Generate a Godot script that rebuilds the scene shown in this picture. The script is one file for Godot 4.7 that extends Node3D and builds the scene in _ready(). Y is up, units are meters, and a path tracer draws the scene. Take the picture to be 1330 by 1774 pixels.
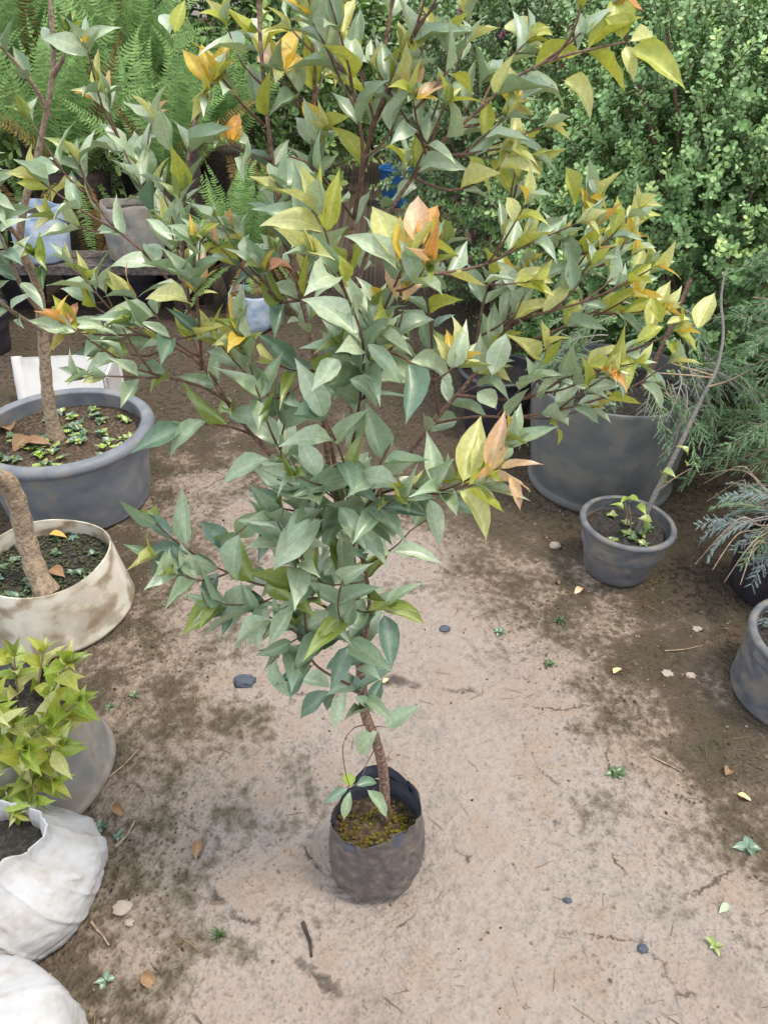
extends Node3D

# ---------------------------------------------------------------- view geometry
const EYE := Vector3(0, 1.55, 0)
const PITCH := 35.0
const FOC := 1332.0            # focal length in photo pixels (1330 x 1774)

var rng := RandomNumberGenerator.new()
var used := {}
var M := {}

func ray(u: float, v: float) -> Vector3:
	var a := deg_to_rad(PITCH)
	var x := (u - 665.0) / FOC
	var y := (887.0 - v) / FOC
	return Vector3(x, -sin(a) + y * cos(a), -cos(a) - y * sin(a))

func P(u: float, v: float, d: float) -> Vector3:      # the place seen at (u, v) that lies d metres ahead
	var r := ray(u, v)
	return EYE + r * (d / -r.z)

func G(u: float, v: float, h := 0.0) -> Vector3:      # the place seen at (u, v) that lies at height h
	var r := ray(u, v)
	return EYE + r * ((EYE.y - h) / -r.y)

func rr(a: float, b: float) -> float:
	return rng.randf_range(a, b)

func rdir() -> Vector3:
	return Vector3(rng.randfn(), rng.randfn(), rng.randfn()).normalized()

func lin(r: float, g: float, b: float) -> Color:       # sRGB 0..255 to linear
	return Color(r / 255.0, g / 255.0, b / 255.0).srgb_to_linear()

# ---------------------------------------------------------------- mesh builder
class MB:
	var v := PackedVector3Array()
	var c := PackedColorArray()
	var uv := PackedVector2Array()
	var ix := PackedInt32Array()
	func vert(p: Vector3, col := Color.WHITE, t := Vector2.ZERO) -> int:
		v.append(p); c.append(col); uv.append(t)
		return v.size() - 1
	func tri(a: int, b: int, d: int) -> void:          # clockwise = front
		ix.append(a); ix.append(b); ix.append(d)
	func grid(rows: int, cols: int, start: int, wrap := false) -> void:
		var n := cols
		for i in rows - 1:
			for j in (cols if wrap else cols - 1):
				var a := start + i * n + j
				var b := start + i * n + (j + 1) % n
				var p := a + n
				var q := start + (i + 1) * n + (j + 1) % n
				tri(a, p, b)
				tri(b, p, q)
	func tube(path: Array, rad: Array, sides := 6, col := Color.WHITE, cap := true) -> void:
		var start := v.size()
		var n := path.size()
		var t0: Vector3 = (path[1] - path[0]).normalized()
		var nn := t0.cross(Vector3.UP if absf(t0.y) < 0.9 else Vector3.RIGHT).normalized()
		var run := 0.0
		for i in n:
			var t: Vector3 = (path[mini(i + 1, n - 1)] - path[maxi(i - 1, 0)]).normalized()
			nn = (nn - t * nn.dot(t)).normalized()
			var bb := t.cross(nn)
			if i > 0:
				run += (path[i] - path[i - 1]).length()
			for j in sides:
				var a := TAU * j / sides
				vert(path[i] + (nn * cos(a) + bb * sin(a)) * rad[i], col, Vector2(float(j) / sides, run * 10.0))
		grid(n, sides, start, true)
		if cap:
			var e := vert(path[n - 1], col)
			var s := start + (n - 1) * sides
			for j in sides:
				tri(s + j, e, s + (j + 1) % sides)
	func lathe(prof: Array, segs: int, f = null, col := Color.WHITE) -> void:
		var start := v.size()
		for i in prof.size():
			for j in segs:
				var a := TAU * j / segs
				var p := Vector3(prof[i].x * cos(a), prof[i].y, -prof[i].x * sin(a))
				if f != null:
					p = f.call(p, a, float(i) / (prof.size() - 1))
				vert(p, col, Vector2(float(j) / segs * 4.0, prof[i].y * 4.0))
		grid(prof.size(), segs, start, true)
	func box(lo: Vector3, hi: Vector3, bev := 0.004, col := Color.WHITE) -> void:
		var ct := (lo + hi) / 2
		var h := (hi - lo) / 2
		for ax in 3:
			for s in [-1.0, 1.0]:
				var n := Vector3.ZERO; n[ax] = s
				var t := Vector3.ZERO; t[(ax + 1) % 3] = 1.0
				var b := n.cross(t)
				var q := []
				for k in [[-1, -1], [1, -1], [1, 1], [-1, 1]]:
					var d: Vector3 = n + t * float(k[0]) + b * float(k[1])
					var p := ct + d * h
					var inn: Vector3 = (t * float(k[0]) + b * float(k[1])) * bev
					q.append(vert(p - inn, col, Vector2(k[0], k[1])))
				tri(q[0], q[2], q[1]); tri(q[0], q[3], q[2])
				# bevel strip towards the neighbouring faces
				for e in 4:
					var e2 := (e + 1) % 4
					var p0 := v[q[e]]; var p1 := v[q[e2]]
					var o := (p0 + p1) / 2 - ct; o -= n * o.dot(n)
					var ax2 := o.abs().max_axis_index()
					var dirn := Vector3.ZERO; dirn[ax2] = signf(o[ax2])
					var m0 := p0 + dirn * bev - n * bev
					var m1 := p1 + dirn * bev - n * bev
					if s > 0 or true:
						var i0 := vert(p0, col); var i1 := vert(p1, col)
						var i2 := vert(m0, col); var i3 := vert(m1, col)
						tri(i0, i1, i2); tri(i1, i3, i2)
	func mesh(flat := false) -> ArrayMesh:
		var nrm := PackedVector3Array()
		if flat:
			var v2 := PackedVector3Array(); var c2 := PackedColorArray(); var u2 := PackedVector2Array(); var i2 := PackedInt32Array()
			for k in ix.size():
				v2.append(v[ix[k]]); c2.append(c[ix[k]]); u2.append(uv[ix[k]]); i2.append(k)
			v = v2; c = c2; uv = u2; ix = i2
		nrm.resize(v.size())
		for k in range(0, ix.size(), 3):
			var a := v[ix[k]]
			var n := (v[ix[k + 2]] - a).cross(v[ix[k + 1]] - a)
			nrm[ix[k]] += n; nrm[ix[k + 1]] += n; nrm[ix[k + 2]] += n
		for k in nrm.size():
			nrm[k] = nrm[k].normalized() if nrm[k].length_squared() > 1e-20 else Vector3.UP
		var arr := []
		arr.resize(Mesh.ARRAY_MAX)
		arr[Mesh.ARRAY_VERTEX] = v; arr[Mesh.ARRAY_NORMAL] = nrm; arr[Mesh.ARRAY_COLOR] = c
		arr[Mesh.ARRAY_TEX_UV] = uv; arr[Mesh.ARRAY_INDEX] = ix
		var m := ArrayMesh.new()
		m.add_surface_from_arrays(Mesh.PRIMITIVE_TRIANGLES, arr)
		return m
	func put(o, xf: Transform3D) -> void:              # add another builder's shape
		var s := v.size()
		for k in o.v.size():
			vert(xf * o.v[k], o.c[k], o.uv[k])
		for k in o.ix:
			ix.append(s + k)

# ---------------------------------------------------------------- nodes
func numbered(n: String) -> String:
	var k: int = used.get(n, 0)
	used[n] = k + 1
	return n if k == 0 else "%s_%03d" % [n, k]

func thing(called: String, label: String, category: String, at: Vector3, group := "") -> Node3D:
	var o := Node3D.new()
	o.name = numbered(called)
	add_child(o)
	o.position = at
	o.set_meta("label", label); o.set_meta("category", category)
	if group:
		o.set_meta("group", group)
	return o

func part(parent: Node3D, called: String, mesh: Mesh, mat: Material, xf := Transform3D.IDENTITY) -> MeshInstance3D:
	var o := MeshInstance3D.new()
	o.name = called
	o.mesh = mesh
	o.material_override = mat
	o.transform = xf
	parent.add_child(o, true)
	return o

func solo(called: String, mesh: Mesh, mat: Material, xf: Transform3D, label: String, category: String, group := "") -> MeshInstance3D:
	var o := part(self, numbered(called), mesh, mat, xf)
	o.set_meta("label", label); o.set_meta("category", category)
	if group:
		o.set_meta("group", group)
	return o

func many(parent: Node3D, called: String, mesh: Mesh, mat: Material, xfs: Array, cols := []) -> MultiMeshInstance3D:
	var mm := MultiMesh.new()
	mm.transform_format = MultiMesh.TRANSFORM_3D
	mm.use_colors = cols.size() > 0
	mm.mesh = mesh
	mm.instance_count = xfs.size()
	for i in xfs.size():
		mm.set_instance_transform(i, xfs[i])
		if cols.size() > 0:
			mm.set_instance_color(i, cols[i])
	var o := MultiMeshInstance3D.new()
	o.name = called
	o.multimesh = mm
	o.material_override = mat
	parent.add_child(o, true)
	o.set_meta("kind", "stuff")
	return o

func frame(dir: Vector3, nrm: Vector3, at: Vector3, sx: float, sy: float, sz: float) -> Transform3D:
	var y := dir.normalized()
	var z := nrm - y * nrm.dot(y)
	if z.length() < 1e-4:
		z = Vector3.RIGHT - y * y.x
	z = z.normalized()
	var x := y.cross(z)
	return Transform3D(x * sx, y * sy, z * sz, at)

# ---------------------------------------------------------------- materials
func noise_img(size: int, freq: float, sd: int, oct := 4, kind := FastNoiseLite.TYPE_SIMPLEX_SMOOTH) -> Image:
	var n := FastNoiseLite.new()
	n.seed = sd; n.frequency = freq; n.noise_type = kind
	n.fractal_octaves = oct
	return n.get_seamless_image(size, size)

func ramp_tex(size: int, freq: float, sd: int, stops: Array, oct := 5, kind := FastNoiseLite.TYPE_SIMPLEX_SMOOTH) -> ImageTexture:
	var im := noise_img(size, freq, sd, oct, kind)
	im.convert(Image.FORMAT_L8)
	var src := im.get_data()
	var lut := []
	for k in 256:
		var t := k / 255.0
		var col: Color = stops[stops.size() - 1][1]
		for s in stops.size() - 1:
			if t <= stops[s + 1][0]:
				var f: float = clampf((t - stops[s][0]) / maxf(stops[s + 1][0] - stops[s][0], 1e-5), 0, 1)
				col = stops[s][1].lerp(stops[s + 1][1], f)
				break
		lut.append([int(col.r * 255), int(col.g * 255), int(col.b * 255)])
	var out := PackedByteArray()
	out.resize(size * size * 3)
	for k in size * size:
		var l: Array = lut[src[k]]
		out[k * 3] = l[0]; out[k * 3 + 1] = l[1]; out[k * 3 + 2] = l[2]
	var res := Image.create_from_data(size, size, false, Image.FORMAT_RGB8, out)
	res.generate_mipmaps()
	return ImageTexture.create_from_image(res)

func normal_tex(size: int, freq: float, sd: int, scale: float, oct := 5, kind := FastNoiseLite.TYPE_SIMPLEX_SMOOTH) -> ImageTexture:
	var im := noise_img(size, freq, sd, oct, kind)
	im.convert(Image.FORMAT_RGBA8)
	im.bump_map_to_normal_map(scale)
	return ImageTexture.create_from_image(im)

func surf(stops: Array, rough: float, tile: float, sd: int, bump := 1.5, freq := 0.012, kind := FastNoiseLite.TYPE_SIMPLEX_SMOOTH) -> StandardMaterial3D:
	var m := StandardMaterial3D.new()
	m.albedo_texture = ramp_tex(256, freq, sd, stops, 5, kind)
	m.normal_enabled = true
	m.normal_texture = normal_tex(256, freq * 2.0, sd + 7, bump)
	m.normal_scale = 0.8
	m.roughness = rough
	m.uv1_triplanar = true
	m.uv1_scale = Vector3.ONE * tile
	return m

func leaf_texture() -> Array:
	var w := 128
	var h := 256
	var n := FastNoiseLite.new()
	n.seed = 5; n.frequency = 0.03; n.fractal_octaves = 4
	var im := Image.create(w, h, false, Image.FORMAT_RGB8)
	var bump := Image.create(w, h, false, Image.FORMAT_RGBA8)
	for y in h:
		for x in w:
			var dx := absf(x - w / 2.0) / (w / 2.0)
			var val := 0.88 + n.get_noise_2d(x, y) * 0.09
			var rib := smoothstep(0.06, 0.015, dx)
			var q := fposmod(y / float(h) * 11.0 - dx * 1.6, 1.0)
			var vein := smoothstep(0.12, 0.02, absf(q - 0.5)) * (1.0 - dx) * 0.5
			var c := clampf(val + rib * 0.14 + vein * 0.08, 0, 1)
			im.set_pixel(x, y, Color(c, c, c * (0.97 + 0.03 * rib)))
			var hh := 0.5 + n.get_noise_2d(x * 2.0, y * 2.0 + 900) * 0.18 - rib * 0.25 - vein * 0.2
			bump.set_pixel(x, y, Color(hh, hh, hh))
	bump.bump_map_to_normal_map(2.0)
	im.generate_mipmaps()
	return [ImageTexture.create_from_image(im), ImageTexture.create_from_image(bump)]

func vmat(rough: float, back := Color(0, 0, 0), tex := [], spec := 0.5) -> StandardMaterial3D:
	var m := StandardMaterial3D.new()
	m.vertex_color_use_as_albedo = true
	m.roughness = rough
	m.metallic_specular = spec
	m.cull_mode = BaseMaterial3D.CULL_DISABLED
	if back.r + back.g + back.b > 0:
		m.backlight_enabled = true
		m.backlight = back
	if tex.size() > 0:
		m.albedo_texture = tex[0]
		m.normal_enabled = true
		m.normal_texture = tex[1]
		m.normal_scale = 0.35
	return m

func make_materials() -> void:
	var lt := leaf_texture()
	M.leaf = vmat(0.36, Color(0.50, 0.54, 0.30), lt, 0.9)
	M.young = vmat(0.40, Color(0.85, 0.82, 0.66), lt, 0.6)
	M.small_leaf = vmat(0.45, Color(0.45, 0.55, 0.25), [], 0.5)
	M.fern = vmat(0.6, Color(0.5, 0.6, 0.25), [], 0.35)
	M.needle = vmat(0.7, Color(0.25, 0.3, 0.2), [], 0.3)
	M.dry = vmat(0.85, Color(0.25, 0.2, 0.12), lt, 0.25)
	M.twig = vmat(0.85, Color(0, 0, 0), [], 0.3)
	M.bits = vmat(0.95, Color(0, 0, 0), [], 0.2)
	M.bark = surf([[0.0, Color8(70, 52, 44)], [0.45, Color8(112, 86, 74)], [0.7, Color8(146, 116, 104)], [1.0, Color8(178, 152, 140)]], 0.85, 14.0, 31, 2.5, 0.03)
	M.pale_bark = surf([[0.0, Color8(96, 80, 66)], [0.45, Color8(142, 122, 104)], [0.7, Color8(168, 148, 128)], [1.0, Color8(120, 116, 86)]], 0.9, 7.0, 37, 6.0, 0.03)
	M.grey_bark = surf([[0.0, Color8(84, 80, 76)], [0.5, Color8(116, 112, 108)], [1.0, Color8(144, 138, 130)]], 0.9, 12.0, 38, 3.0, 0.03)
	M.twigbark = surf([[0.0, Color8(62, 46, 42)], [0.5, Color8(98, 70, 60)], [1.0, Color8(136, 104, 86)]], 0.7, 14.0, 41, 2.0, 0.03)
	M.blue_pot = surf([[0.0, Color8(84, 88, 96)], [0.4, Color8(104, 108, 117)], [0.62, Color8(115, 118, 125)], [0.75, Color8(124, 122, 122)], [1.0, Color8(134, 124, 113)]], 0.55, 2.2, 43, 1.0, 0.016)
	M.grey_pot = surf([[0.0, Color8(70, 78, 84)], [0.45, Color8(98, 106, 113)], [0.65, Color8(112, 116, 120)], [1.0, Color8(128, 116, 106)]], 0.65, 1.8, 47, 1.0, 0.016)
	M.drum = surf([[0.0, Color8(74, 77, 79)], [0.45, Color8(92, 94, 95)], [0.6, Color8(102, 102, 101)], [1.0, Color8(118, 107, 98)]], 0.7, 1.8, 48, 1.0, 0.016)
	M.dusty_pot = surf([[0.0, Color8(68, 70, 77)], [0.42, Color8(88, 90, 97)], [0.56, Color8(99, 99, 103)], [0.66, Color8(110, 104, 99)], [1.0, Color8(126, 114, 102)]], 0.65, 4.0, 49, 1.0, 0.016)
	M.black_pot = surf([[0.0, Color8(32, 30, 36)], [0.5, Color8(46, 44, 54)], [1.0, Color8(70, 66, 70)]], 0.45, 3.0, 53, 0.8, 0.016)
	M.bag = surf([[0.0, Color8(62, 57, 58)], [0.42, Color8(80, 74, 75)], [0.62, Color8(92, 85, 84)], [0.8, Color8(110, 99, 93)], [1.0, Color8(128, 114, 104)]], 0.42, 5.0, 59, 2.5, 0.02)
	M.bag_inside = surf([[0.0, Color8(48, 51, 60)], [0.5, Color8(72, 77, 92)], [1.0, Color8(96, 99, 108)]], 0.4, 4.0, 61, 1.0, 0.02)
	M.white_bucket = surf([[0.0, Color8(214, 210, 200)], [0.45, Color8(198, 192, 180)], [0.58, Color8(166, 152, 134)], [0.72, Color8(128, 112, 94)], [1.0, Color8(110, 96, 80)]], 0.6, 2.6, 67, 1.2, 0.012)
	M.grey_bucket = surf([[0.0, Color8(100, 100, 100)], [0.4, Color8(126, 124, 121)], [0.65, Color8(144, 136, 128)], [1.0, Color8(124, 106, 92)]], 0.6, 2.4, 71, 1.0, 0.014)
	M.white = surf([[0.0, Color8(176, 174, 172)], [0.4, Color8(198, 196, 195)], [1.0, Color8(206, 204, 203)]], 0.5, 2.0, 73, 0.6, 0.012)
	M.soil = surf([[0.0, Color8(38, 30, 24)], [0.4, Color8(66, 54, 42)], [0.65, Color8(92, 76, 60)], [1.0, Color8(128, 108, 86)]], 0.97, 6.0, 79, 10.0, 0.035)
	M.dark_soil = surf([[0.0, Color8(26, 24, 22)], [0.5, Color8(48, 44, 40)], [1.0, Color8(84, 76, 68)]], 0.97, 6.0, 83, 10.0, 0.04)
	M.plank = surf([[0.0, Color8(54, 50, 50)], [0.5, Color8(88, 80, 78)], [1.0, Color8(126, 112, 104)]], 0.9, 4.0, 89, 5.0, 0.03)
	M.post = surf([[0.0, Color8(34, 28, 24)], [0.5, Color8(58, 48, 42)], [1.0, Color8(84, 72, 62)]], 0.95, 5.0, 91, 6.0, 0.03)
	M.blue_bag = surf([[0.0, Color8(120, 140, 168)], [0.45, Color8(158, 176, 200)], [0.7, Color8(184, 192, 204)], [1.0, Color8(200, 196, 196)]], 0.45, 3.0, 97, 2.0, 0.014)
	M.blue = surf([[0.0, Color8(28, 78, 136)], [1.0, Color8(52, 112, 172)]], 0.4, 3.0, 101, 0.6, 0.014)
	M.stone = surf([[0.0, Color8(120, 108, 98)], [0.5, Color8(158, 146, 134)], [1.0, Color8(190, 180, 168)]], 0.95, 14.0, 103, 5.0, 0.03)
	M.slate = surf([[0.0, Color8(44, 48, 58)], [0.5, Color8(72, 78, 90)], [1.0, Color8(112, 116, 124)]], 0.85, 14.0, 107, 5.0, 0.03)
	# woven white sacking: fine weave relief, dirt in patches
	M.sack = surf([[0.0, Color8(180, 180, 184)], [0.5, Color8(174, 173, 176)], [0.72, Color8(164, 160, 157)], [1.0, Color8(142, 131, 122)]], 0.62, 2.0, 109, 1.0, 0.010)
	var w := Image.create(64, 64, false, Image.FORMAT_RGBA8)
	for y in 64:
		for x in 64:
			var over := (int(x / 8.0) + int(y / 8.0)) % 2 == 0
			var h := absf(sin(PI * (x if over else y) / 8.0)) * 0.6 + 0.2
			w.set_pixel(x, y, Color(h, h, h))
	w.bump_map_to_normal_map(2.0)
	M.sack.normal_texture = ImageTexture.create_from_image(w)
	M.sack.normal_scale = 0.25
	M.sack.uv1_scale = Vector3.ONE * 6.0

# ---------------------------------------------------------------- ground
func path_edge(x: float, d: float) -> float:           # metres inside the trodden pale crust
	return minf(minf(x + 0.36 + 0.12 * d, 1.36 - 0.58 * d - x), 2.5 - d)

func ground_tex() -> Array:
	var N := 1536
	var a := noise_img(512, 0.012, 11, 5); a.resize(N, N, Image.INTERPOLATE_CUBIC); a.convert(Image.FORMAT_L8)
	var b := noise_img(768, 0.03, 12, 5); b.resize(N, N, Image.INTERPOLATE_CUBIC); b.convert(Image.FORMAT_L8)
	var c := noise_img(N, 0.09, 13, 4); c.convert(Image.FORMAT_L8)
	var f := noise_img(N, 0.3, 14, 2); f.convert(Image.FORMAT_L8)
	var cl := FastNoiseLite.new()
	cl.seed = 15; cl.noise_type = FastNoiseLite.TYPE_CELLULAR; cl.frequency = 0.012
	cl.cellular_return_type = FastNoiseLite.RETURN_DISTANCE2_SUB
	cl.domain_warp_enabled = true; cl.domain_warp_amplitude = 22.0; cl.domain_warp_frequency = 0.02
	cl.fractal_type = FastNoiseLite.FRACTAL_NONE
	var k := cl.get_seamless_image(N, N); k.convert(Image.FORMAT_L8)
	var da := a.get_data(); var db := b.get_data(); var dc := c.get_data(); var df := f.get_data(); var dk := k.get_data()
	var out := PackedByteArray(); out.resize(N * N * 3)
	var hgt := PackedByteArray(); hgt.resize(N * N)
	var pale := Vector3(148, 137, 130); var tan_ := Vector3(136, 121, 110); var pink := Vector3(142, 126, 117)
	var mid := Vector3(108, 95, 83); var dark := Vector3(86, 75, 65); var humus_shade := Vector3(58, 51, 44); var moss := Vector3(84, 77, 60)  # margin soil: brown humus and moss, with bush shade on the right painted in
	for j in N:
		var d := 4.5 * (1.0 - float(j) / N)
		for i in N:
			var q := j * N + i
			var x := -2.25 + 4.5 * float(i) / N
			var na := da[q] / 255.0; var nb := db[q] / 255.0; var nc := dc[q] / 255.0; var nf := df[q] / 255.0
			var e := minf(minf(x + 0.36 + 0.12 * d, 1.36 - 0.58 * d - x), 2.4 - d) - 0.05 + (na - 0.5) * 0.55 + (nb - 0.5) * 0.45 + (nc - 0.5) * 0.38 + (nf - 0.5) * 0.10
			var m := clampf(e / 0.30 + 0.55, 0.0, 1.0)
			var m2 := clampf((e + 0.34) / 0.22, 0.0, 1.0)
			var t := clampf((nb - 0.50) * 3.0 + (nc - 0.5) * 1.6, 0.0, 1.0)
			var col := pale.lerp(tan_, t)
			col = col.lerp(pink, clampf((na - 0.60) * 4.0 + (nc - 0.5), 0.0, 0.5))
			var low := dark.lerp(humus_shade, clampf((nc - 0.45) * 4.0 + (nf - 0.5), 0.0, 1.0))
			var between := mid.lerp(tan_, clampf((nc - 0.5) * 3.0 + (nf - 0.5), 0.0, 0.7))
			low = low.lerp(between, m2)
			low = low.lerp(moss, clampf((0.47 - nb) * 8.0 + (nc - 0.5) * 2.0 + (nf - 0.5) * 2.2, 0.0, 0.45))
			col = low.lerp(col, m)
			col = col.lerp(moss, clampf((0.26 - nb) * 6.0 + (nc - 0.5) * 3.0, 0.0, 0.15) * (1.0 - m * 0.6))
			var crack := clampf((6.0 - dk[q]) / 4.0, 0.0, 1.0) * clampf((nb - 0.50) * 6.0, 0.0, 1.0) * m
			var speck := clampf((nf * nc - 0.42) * 10.0, 0.0, 1.0) * 0.30
			var g := (0.96 + (nf - 0.5) * 0.14 + (nc - 0.5) * 0.24 + (nb - 0.5) * 0.16) * (1.0 - crack * 0.4) * (1.0 - speck)
			col *= g
			out[q * 3] = int(clampf(col.x, 0, 255)); out[q * 3 + 1] = int(clampf(col.y, 0, 255)); out[q * 3 + 2] = int(clampf(col.z, 0, 255))
			hgt[q] = int(clampf(110.0 + (nc - 0.5) * 190.0 + (nf - 0.5) * (130.0 - 85.0 * m) + (nb - 0.5) * 160.0 - crack * 60.0, 0, 255))
	var im := Image.create_from_data(N, N, false, Image.FORMAT_RGB8, out)
	im.generate_mipmaps()
	var hm := Image.create_from_data(N, N, false, Image.FORMAT_L8, hgt)
	hm.convert(Image.FORMAT_RGBA8)
	hm.bump_map_to_normal_map(3.5)
	return [ImageTexture.create_from_image(im), ImageTexture.create_from_image(hm)]

var gn := FastNoiseLite.new()
func gh(x: float, z: float) -> float:
	if absf(x) > 2.6 or z < -5 or z > 0.3:
		return 0.0
	var rough := clampf(1.0 - path_edge(x, -z) * 4.0, 0.25, 1.0)
	return gn.get_noise_2d(x * 100.0, z * 100.0) * 0.007 + gn.get_noise_2d(x * 600.0 + 50, z * 600.0) * 0.0035 * rough

func build_ground() -> void:
	gn.seed = 3; gn.frequency = 0.02; gn.fractal_octaves = 3
	var xs := [-40.0, -15.0, -6.0, -3.5]
	for i in 241: xs.append(-2.4 + i * 0.02)
	xs.append_array([3.5, 6.0, 15.0, 40.0])
	var zs := [12.0, 3.0, 0.6]
	for i in 236: zs.append(0.1 - i * 0.02)
	zs.append_array([-5.5, -7.0, -10.0, -16.0, -40.0])
	var b := MB.new()
	for z in zs:
		for x in xs:
			b.vert(Vector3(x, gh(x, z), z), Color.WHITE, Vector2((x + 2.25) / 4.5, (z + 4.5) / 4.5))
	b.grid(zs.size(), xs.size(), 0)
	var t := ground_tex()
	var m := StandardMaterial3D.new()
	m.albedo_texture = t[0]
	m.normal_enabled = true; m.normal_texture = t[1]; m.normal_scale = 1.0
	m.roughness = 0.95
	m.metallic_specular = 0.25
	m.texture_repeat = false
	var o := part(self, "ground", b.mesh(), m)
	o.set_meta("kind", "structure")
	# crumbs of earth and grit
	var lump := MB.new()
	var sp := [Vector3(1, 0, 0), Vector3(-0.8, 0.1, 0.2), Vector3(0, 0.7, 0.1), Vector3(0.1, -0.5, 0), Vector3(0.1, 0.1, 0.9), Vector3(0, 0, -0.85)]
	for p in sp: lump.vert(p)
	for f in [[2, 0, 4], [2, 4, 1], [2, 1, 5], [2, 5, 0], [3, 4, 0], [3, 1, 4], [3, 5, 1], [3, 0, 5]]:
		lump.tri(f[0], f[2], f[1])
	var xf := []; var cs := []
	for k in 11000:
		var d := 0.3 + 3.4 * pow(rng.randf(), 0.8)
		var x := rr(-1.5, 1.5)
		var e := path_edge(x, d)
		if e > 0.1 and rng.randf() < 0.72: continue
		var s := 0.0015 + 0.0045 * pow(rng.randf(), 3.0)
		xf.append(Transform3D(Basis.from_euler(Vector3(rr(0, 6), rr(0, 6), rr(0, 6))).scaled(Vector3.ONE * s), Vector3(x, gh(x, -d) + s * 0.3, -d)))
		var g := rr(0.0, 1.0)
		cs.append(lin(84, 72, 60).lerp(lin(150, 136, 122), g) if rng.randf() < 0.8 else lin(60, 50, 42))
	var mm := many(self, "soil_crumbs", lump.mesh(true), M.bits, xf, cs)
	mm.set_meta("label", "loose crumbs of earth and grit scattered over the ground"); mm.set_meta("category", "grit")
	# litter: bits of straw, needles and stalk
	var st := MB.new()
	st.tube([Vector3(0, -0.5, 0), Vector3(0.03, -0.1, 0.02), Vector3(-0.02, 0.2, 0.03), Vector3(0.02, 0.5, 0)], [0.02, 0.025, 0.02, 0.01], 4)
	xf = []; cs = []
	for k in 2600:
		var d := 0.35 + 3.2 * rng.randf()
		var x := rr(-1.4, 1.4)
		if path_edge(x, d) > 0.08 and rng.randf() < 0.6: continue
		var L := rr(0.012, 0.05)
		var a := rr(0, TAU)
		xf.append(frame(Vector3(cos(a), rr(-0.1, 0.15), sin(a)), Vector3.UP, Vector3(x, gh(x, -d) + 0.002, -d), L * 0.7, L, L * 0.7))
		cs.append(lin(150, 128, 98).lerp(lin(84, 64, 48), rng.randf()))
	mm = many(self, "straw_litter", st.mesh(), M.bits, xf, cs)
	mm.set_meta("label", "dry straw and stalk litter strewn along the path edges"); mm.set_meta("category", "litter")
	# moss and tiny ground cover on the damp margins
	var tuft := MB.new()
	for k in 7:
		var a := TAU * k / 7.0 + rr(-0.3, 0.3)
		var q := frame(Vector3(cos(a) * 0.8, rr(0.5, 1.1), sin(a) * 0.8), Vector3.UP, Vector3.ZERO, 1, 1, 1)
		var i0 := tuft.vert(q * Vector3(-0.18, 0, 0)); var i1 := tuft.vert(q * Vector3(0.18, 0.1, 0))
		var i2 := tuft.vert(q * Vector3(-0.25, 0.7, 0.05)); var i3 := tuft.vert(q * Vector3(0.15, 1.0, 0))
		tuft.tri(i0, i2, i1); tuft.tri(i1, i2, i3)
	M.tuft = tuft.mesh()
	xf = []; cs = []
	var pn := FastNoiseLite.new(); pn.seed = 21; pn.frequency = 0.045; pn.fractal_octaves = 3
	for k in 26000:
		var d := 0.4 + 3.2 * rng.randf()
		var x := rr(-1.4, 1.5)
		var e := path_edge(x, d)
		var w := pn.get_noise_2d(x * 100, d * 100)
		if e > 0.02 + w * 0.12 or w < 0.20 + rr(-0.10, 0.10): continue
		var s := rr(0.0025, 0.006)
		xf.append(Transform3D(Basis(Vector3.UP, rr(0, 6)).scaled(Vector3.ONE * s), Vector3(x, gh(x, -d) - 0.0005, -d)))
		cs.append(lin(112, 100, 70).lerp(lin(84, 88, 58), rng.randf()))
	mm = many(self, "moss", M.tuft, M.small_leaf, xf, cs)
	mm.set_meta("label", "low green moss growing along the damp path margins"); mm.set_meta("category", "moss")

# ---------------------------------------------------------------- leaves
# colours of leaves by age, with sunlit and shaded tones painted in: base and tip of the blade (linear)
var LC := [
	[lin(110, 140, 122), lin(118, 148, 132)],   # 0 teal
	[lin(155, 178, 150), lin(164, 186, 160)],   # 1 sage
	[lin(184, 202, 172), lin(193, 209, 184)],   # 2 pale sage
	[lin(148, 164, 80), lin(160, 174, 96)],     # 3 olive green
	[lin(190, 198, 84), lin(204, 210, 110)],    # 4 yellow green
	[lin(220, 222, 142), lin(232, 232, 172)],   # 5 pale yellow
	[lin(240, 204, 74), lin(242, 214, 112)],    # 6 golden
	[lin(240, 184, 92), lin(242, 182, 124)],    # 7 peach orange
	[lin(242, 206, 150), lin(246, 204, 190)],   # 8 pink
	[lin(222, 164, 130), lin(220, 156, 144)],   # 9 red pink
	[lin(78, 106, 62), lin(92, 122, 72)],       # 10 deep green
	[lin(162, 188, 76), lin(182, 204, 94)],     # 11 lime
	[lin(150, 118, 92), lin(168, 136, 112)],    # 12 dry brown
]
# bend along the blade, fold at the midrib, twist, sideways sweep, fullness towards the tip
const SHAPES := [[0.45, 0.22, 0.0, 0.03, 0.0], [0.95, 0.14, 0.3, -0.08, 0.1], [1.6, 0.25, -0.25, 0.10, -0.1], [0.2, 0.30, 0.35, -0.05, 0.05], [0.7, 0.3, -0.35, 0.14, 0.0], [1.2, 0.05, 0.45, -0.14, -0.12], [0.3, 0.36, -0.1, 0.06, 0.12], [-0.3, 0.28, 0.2, -0.04, 0.0]]
var leaf_cache := {}

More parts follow.
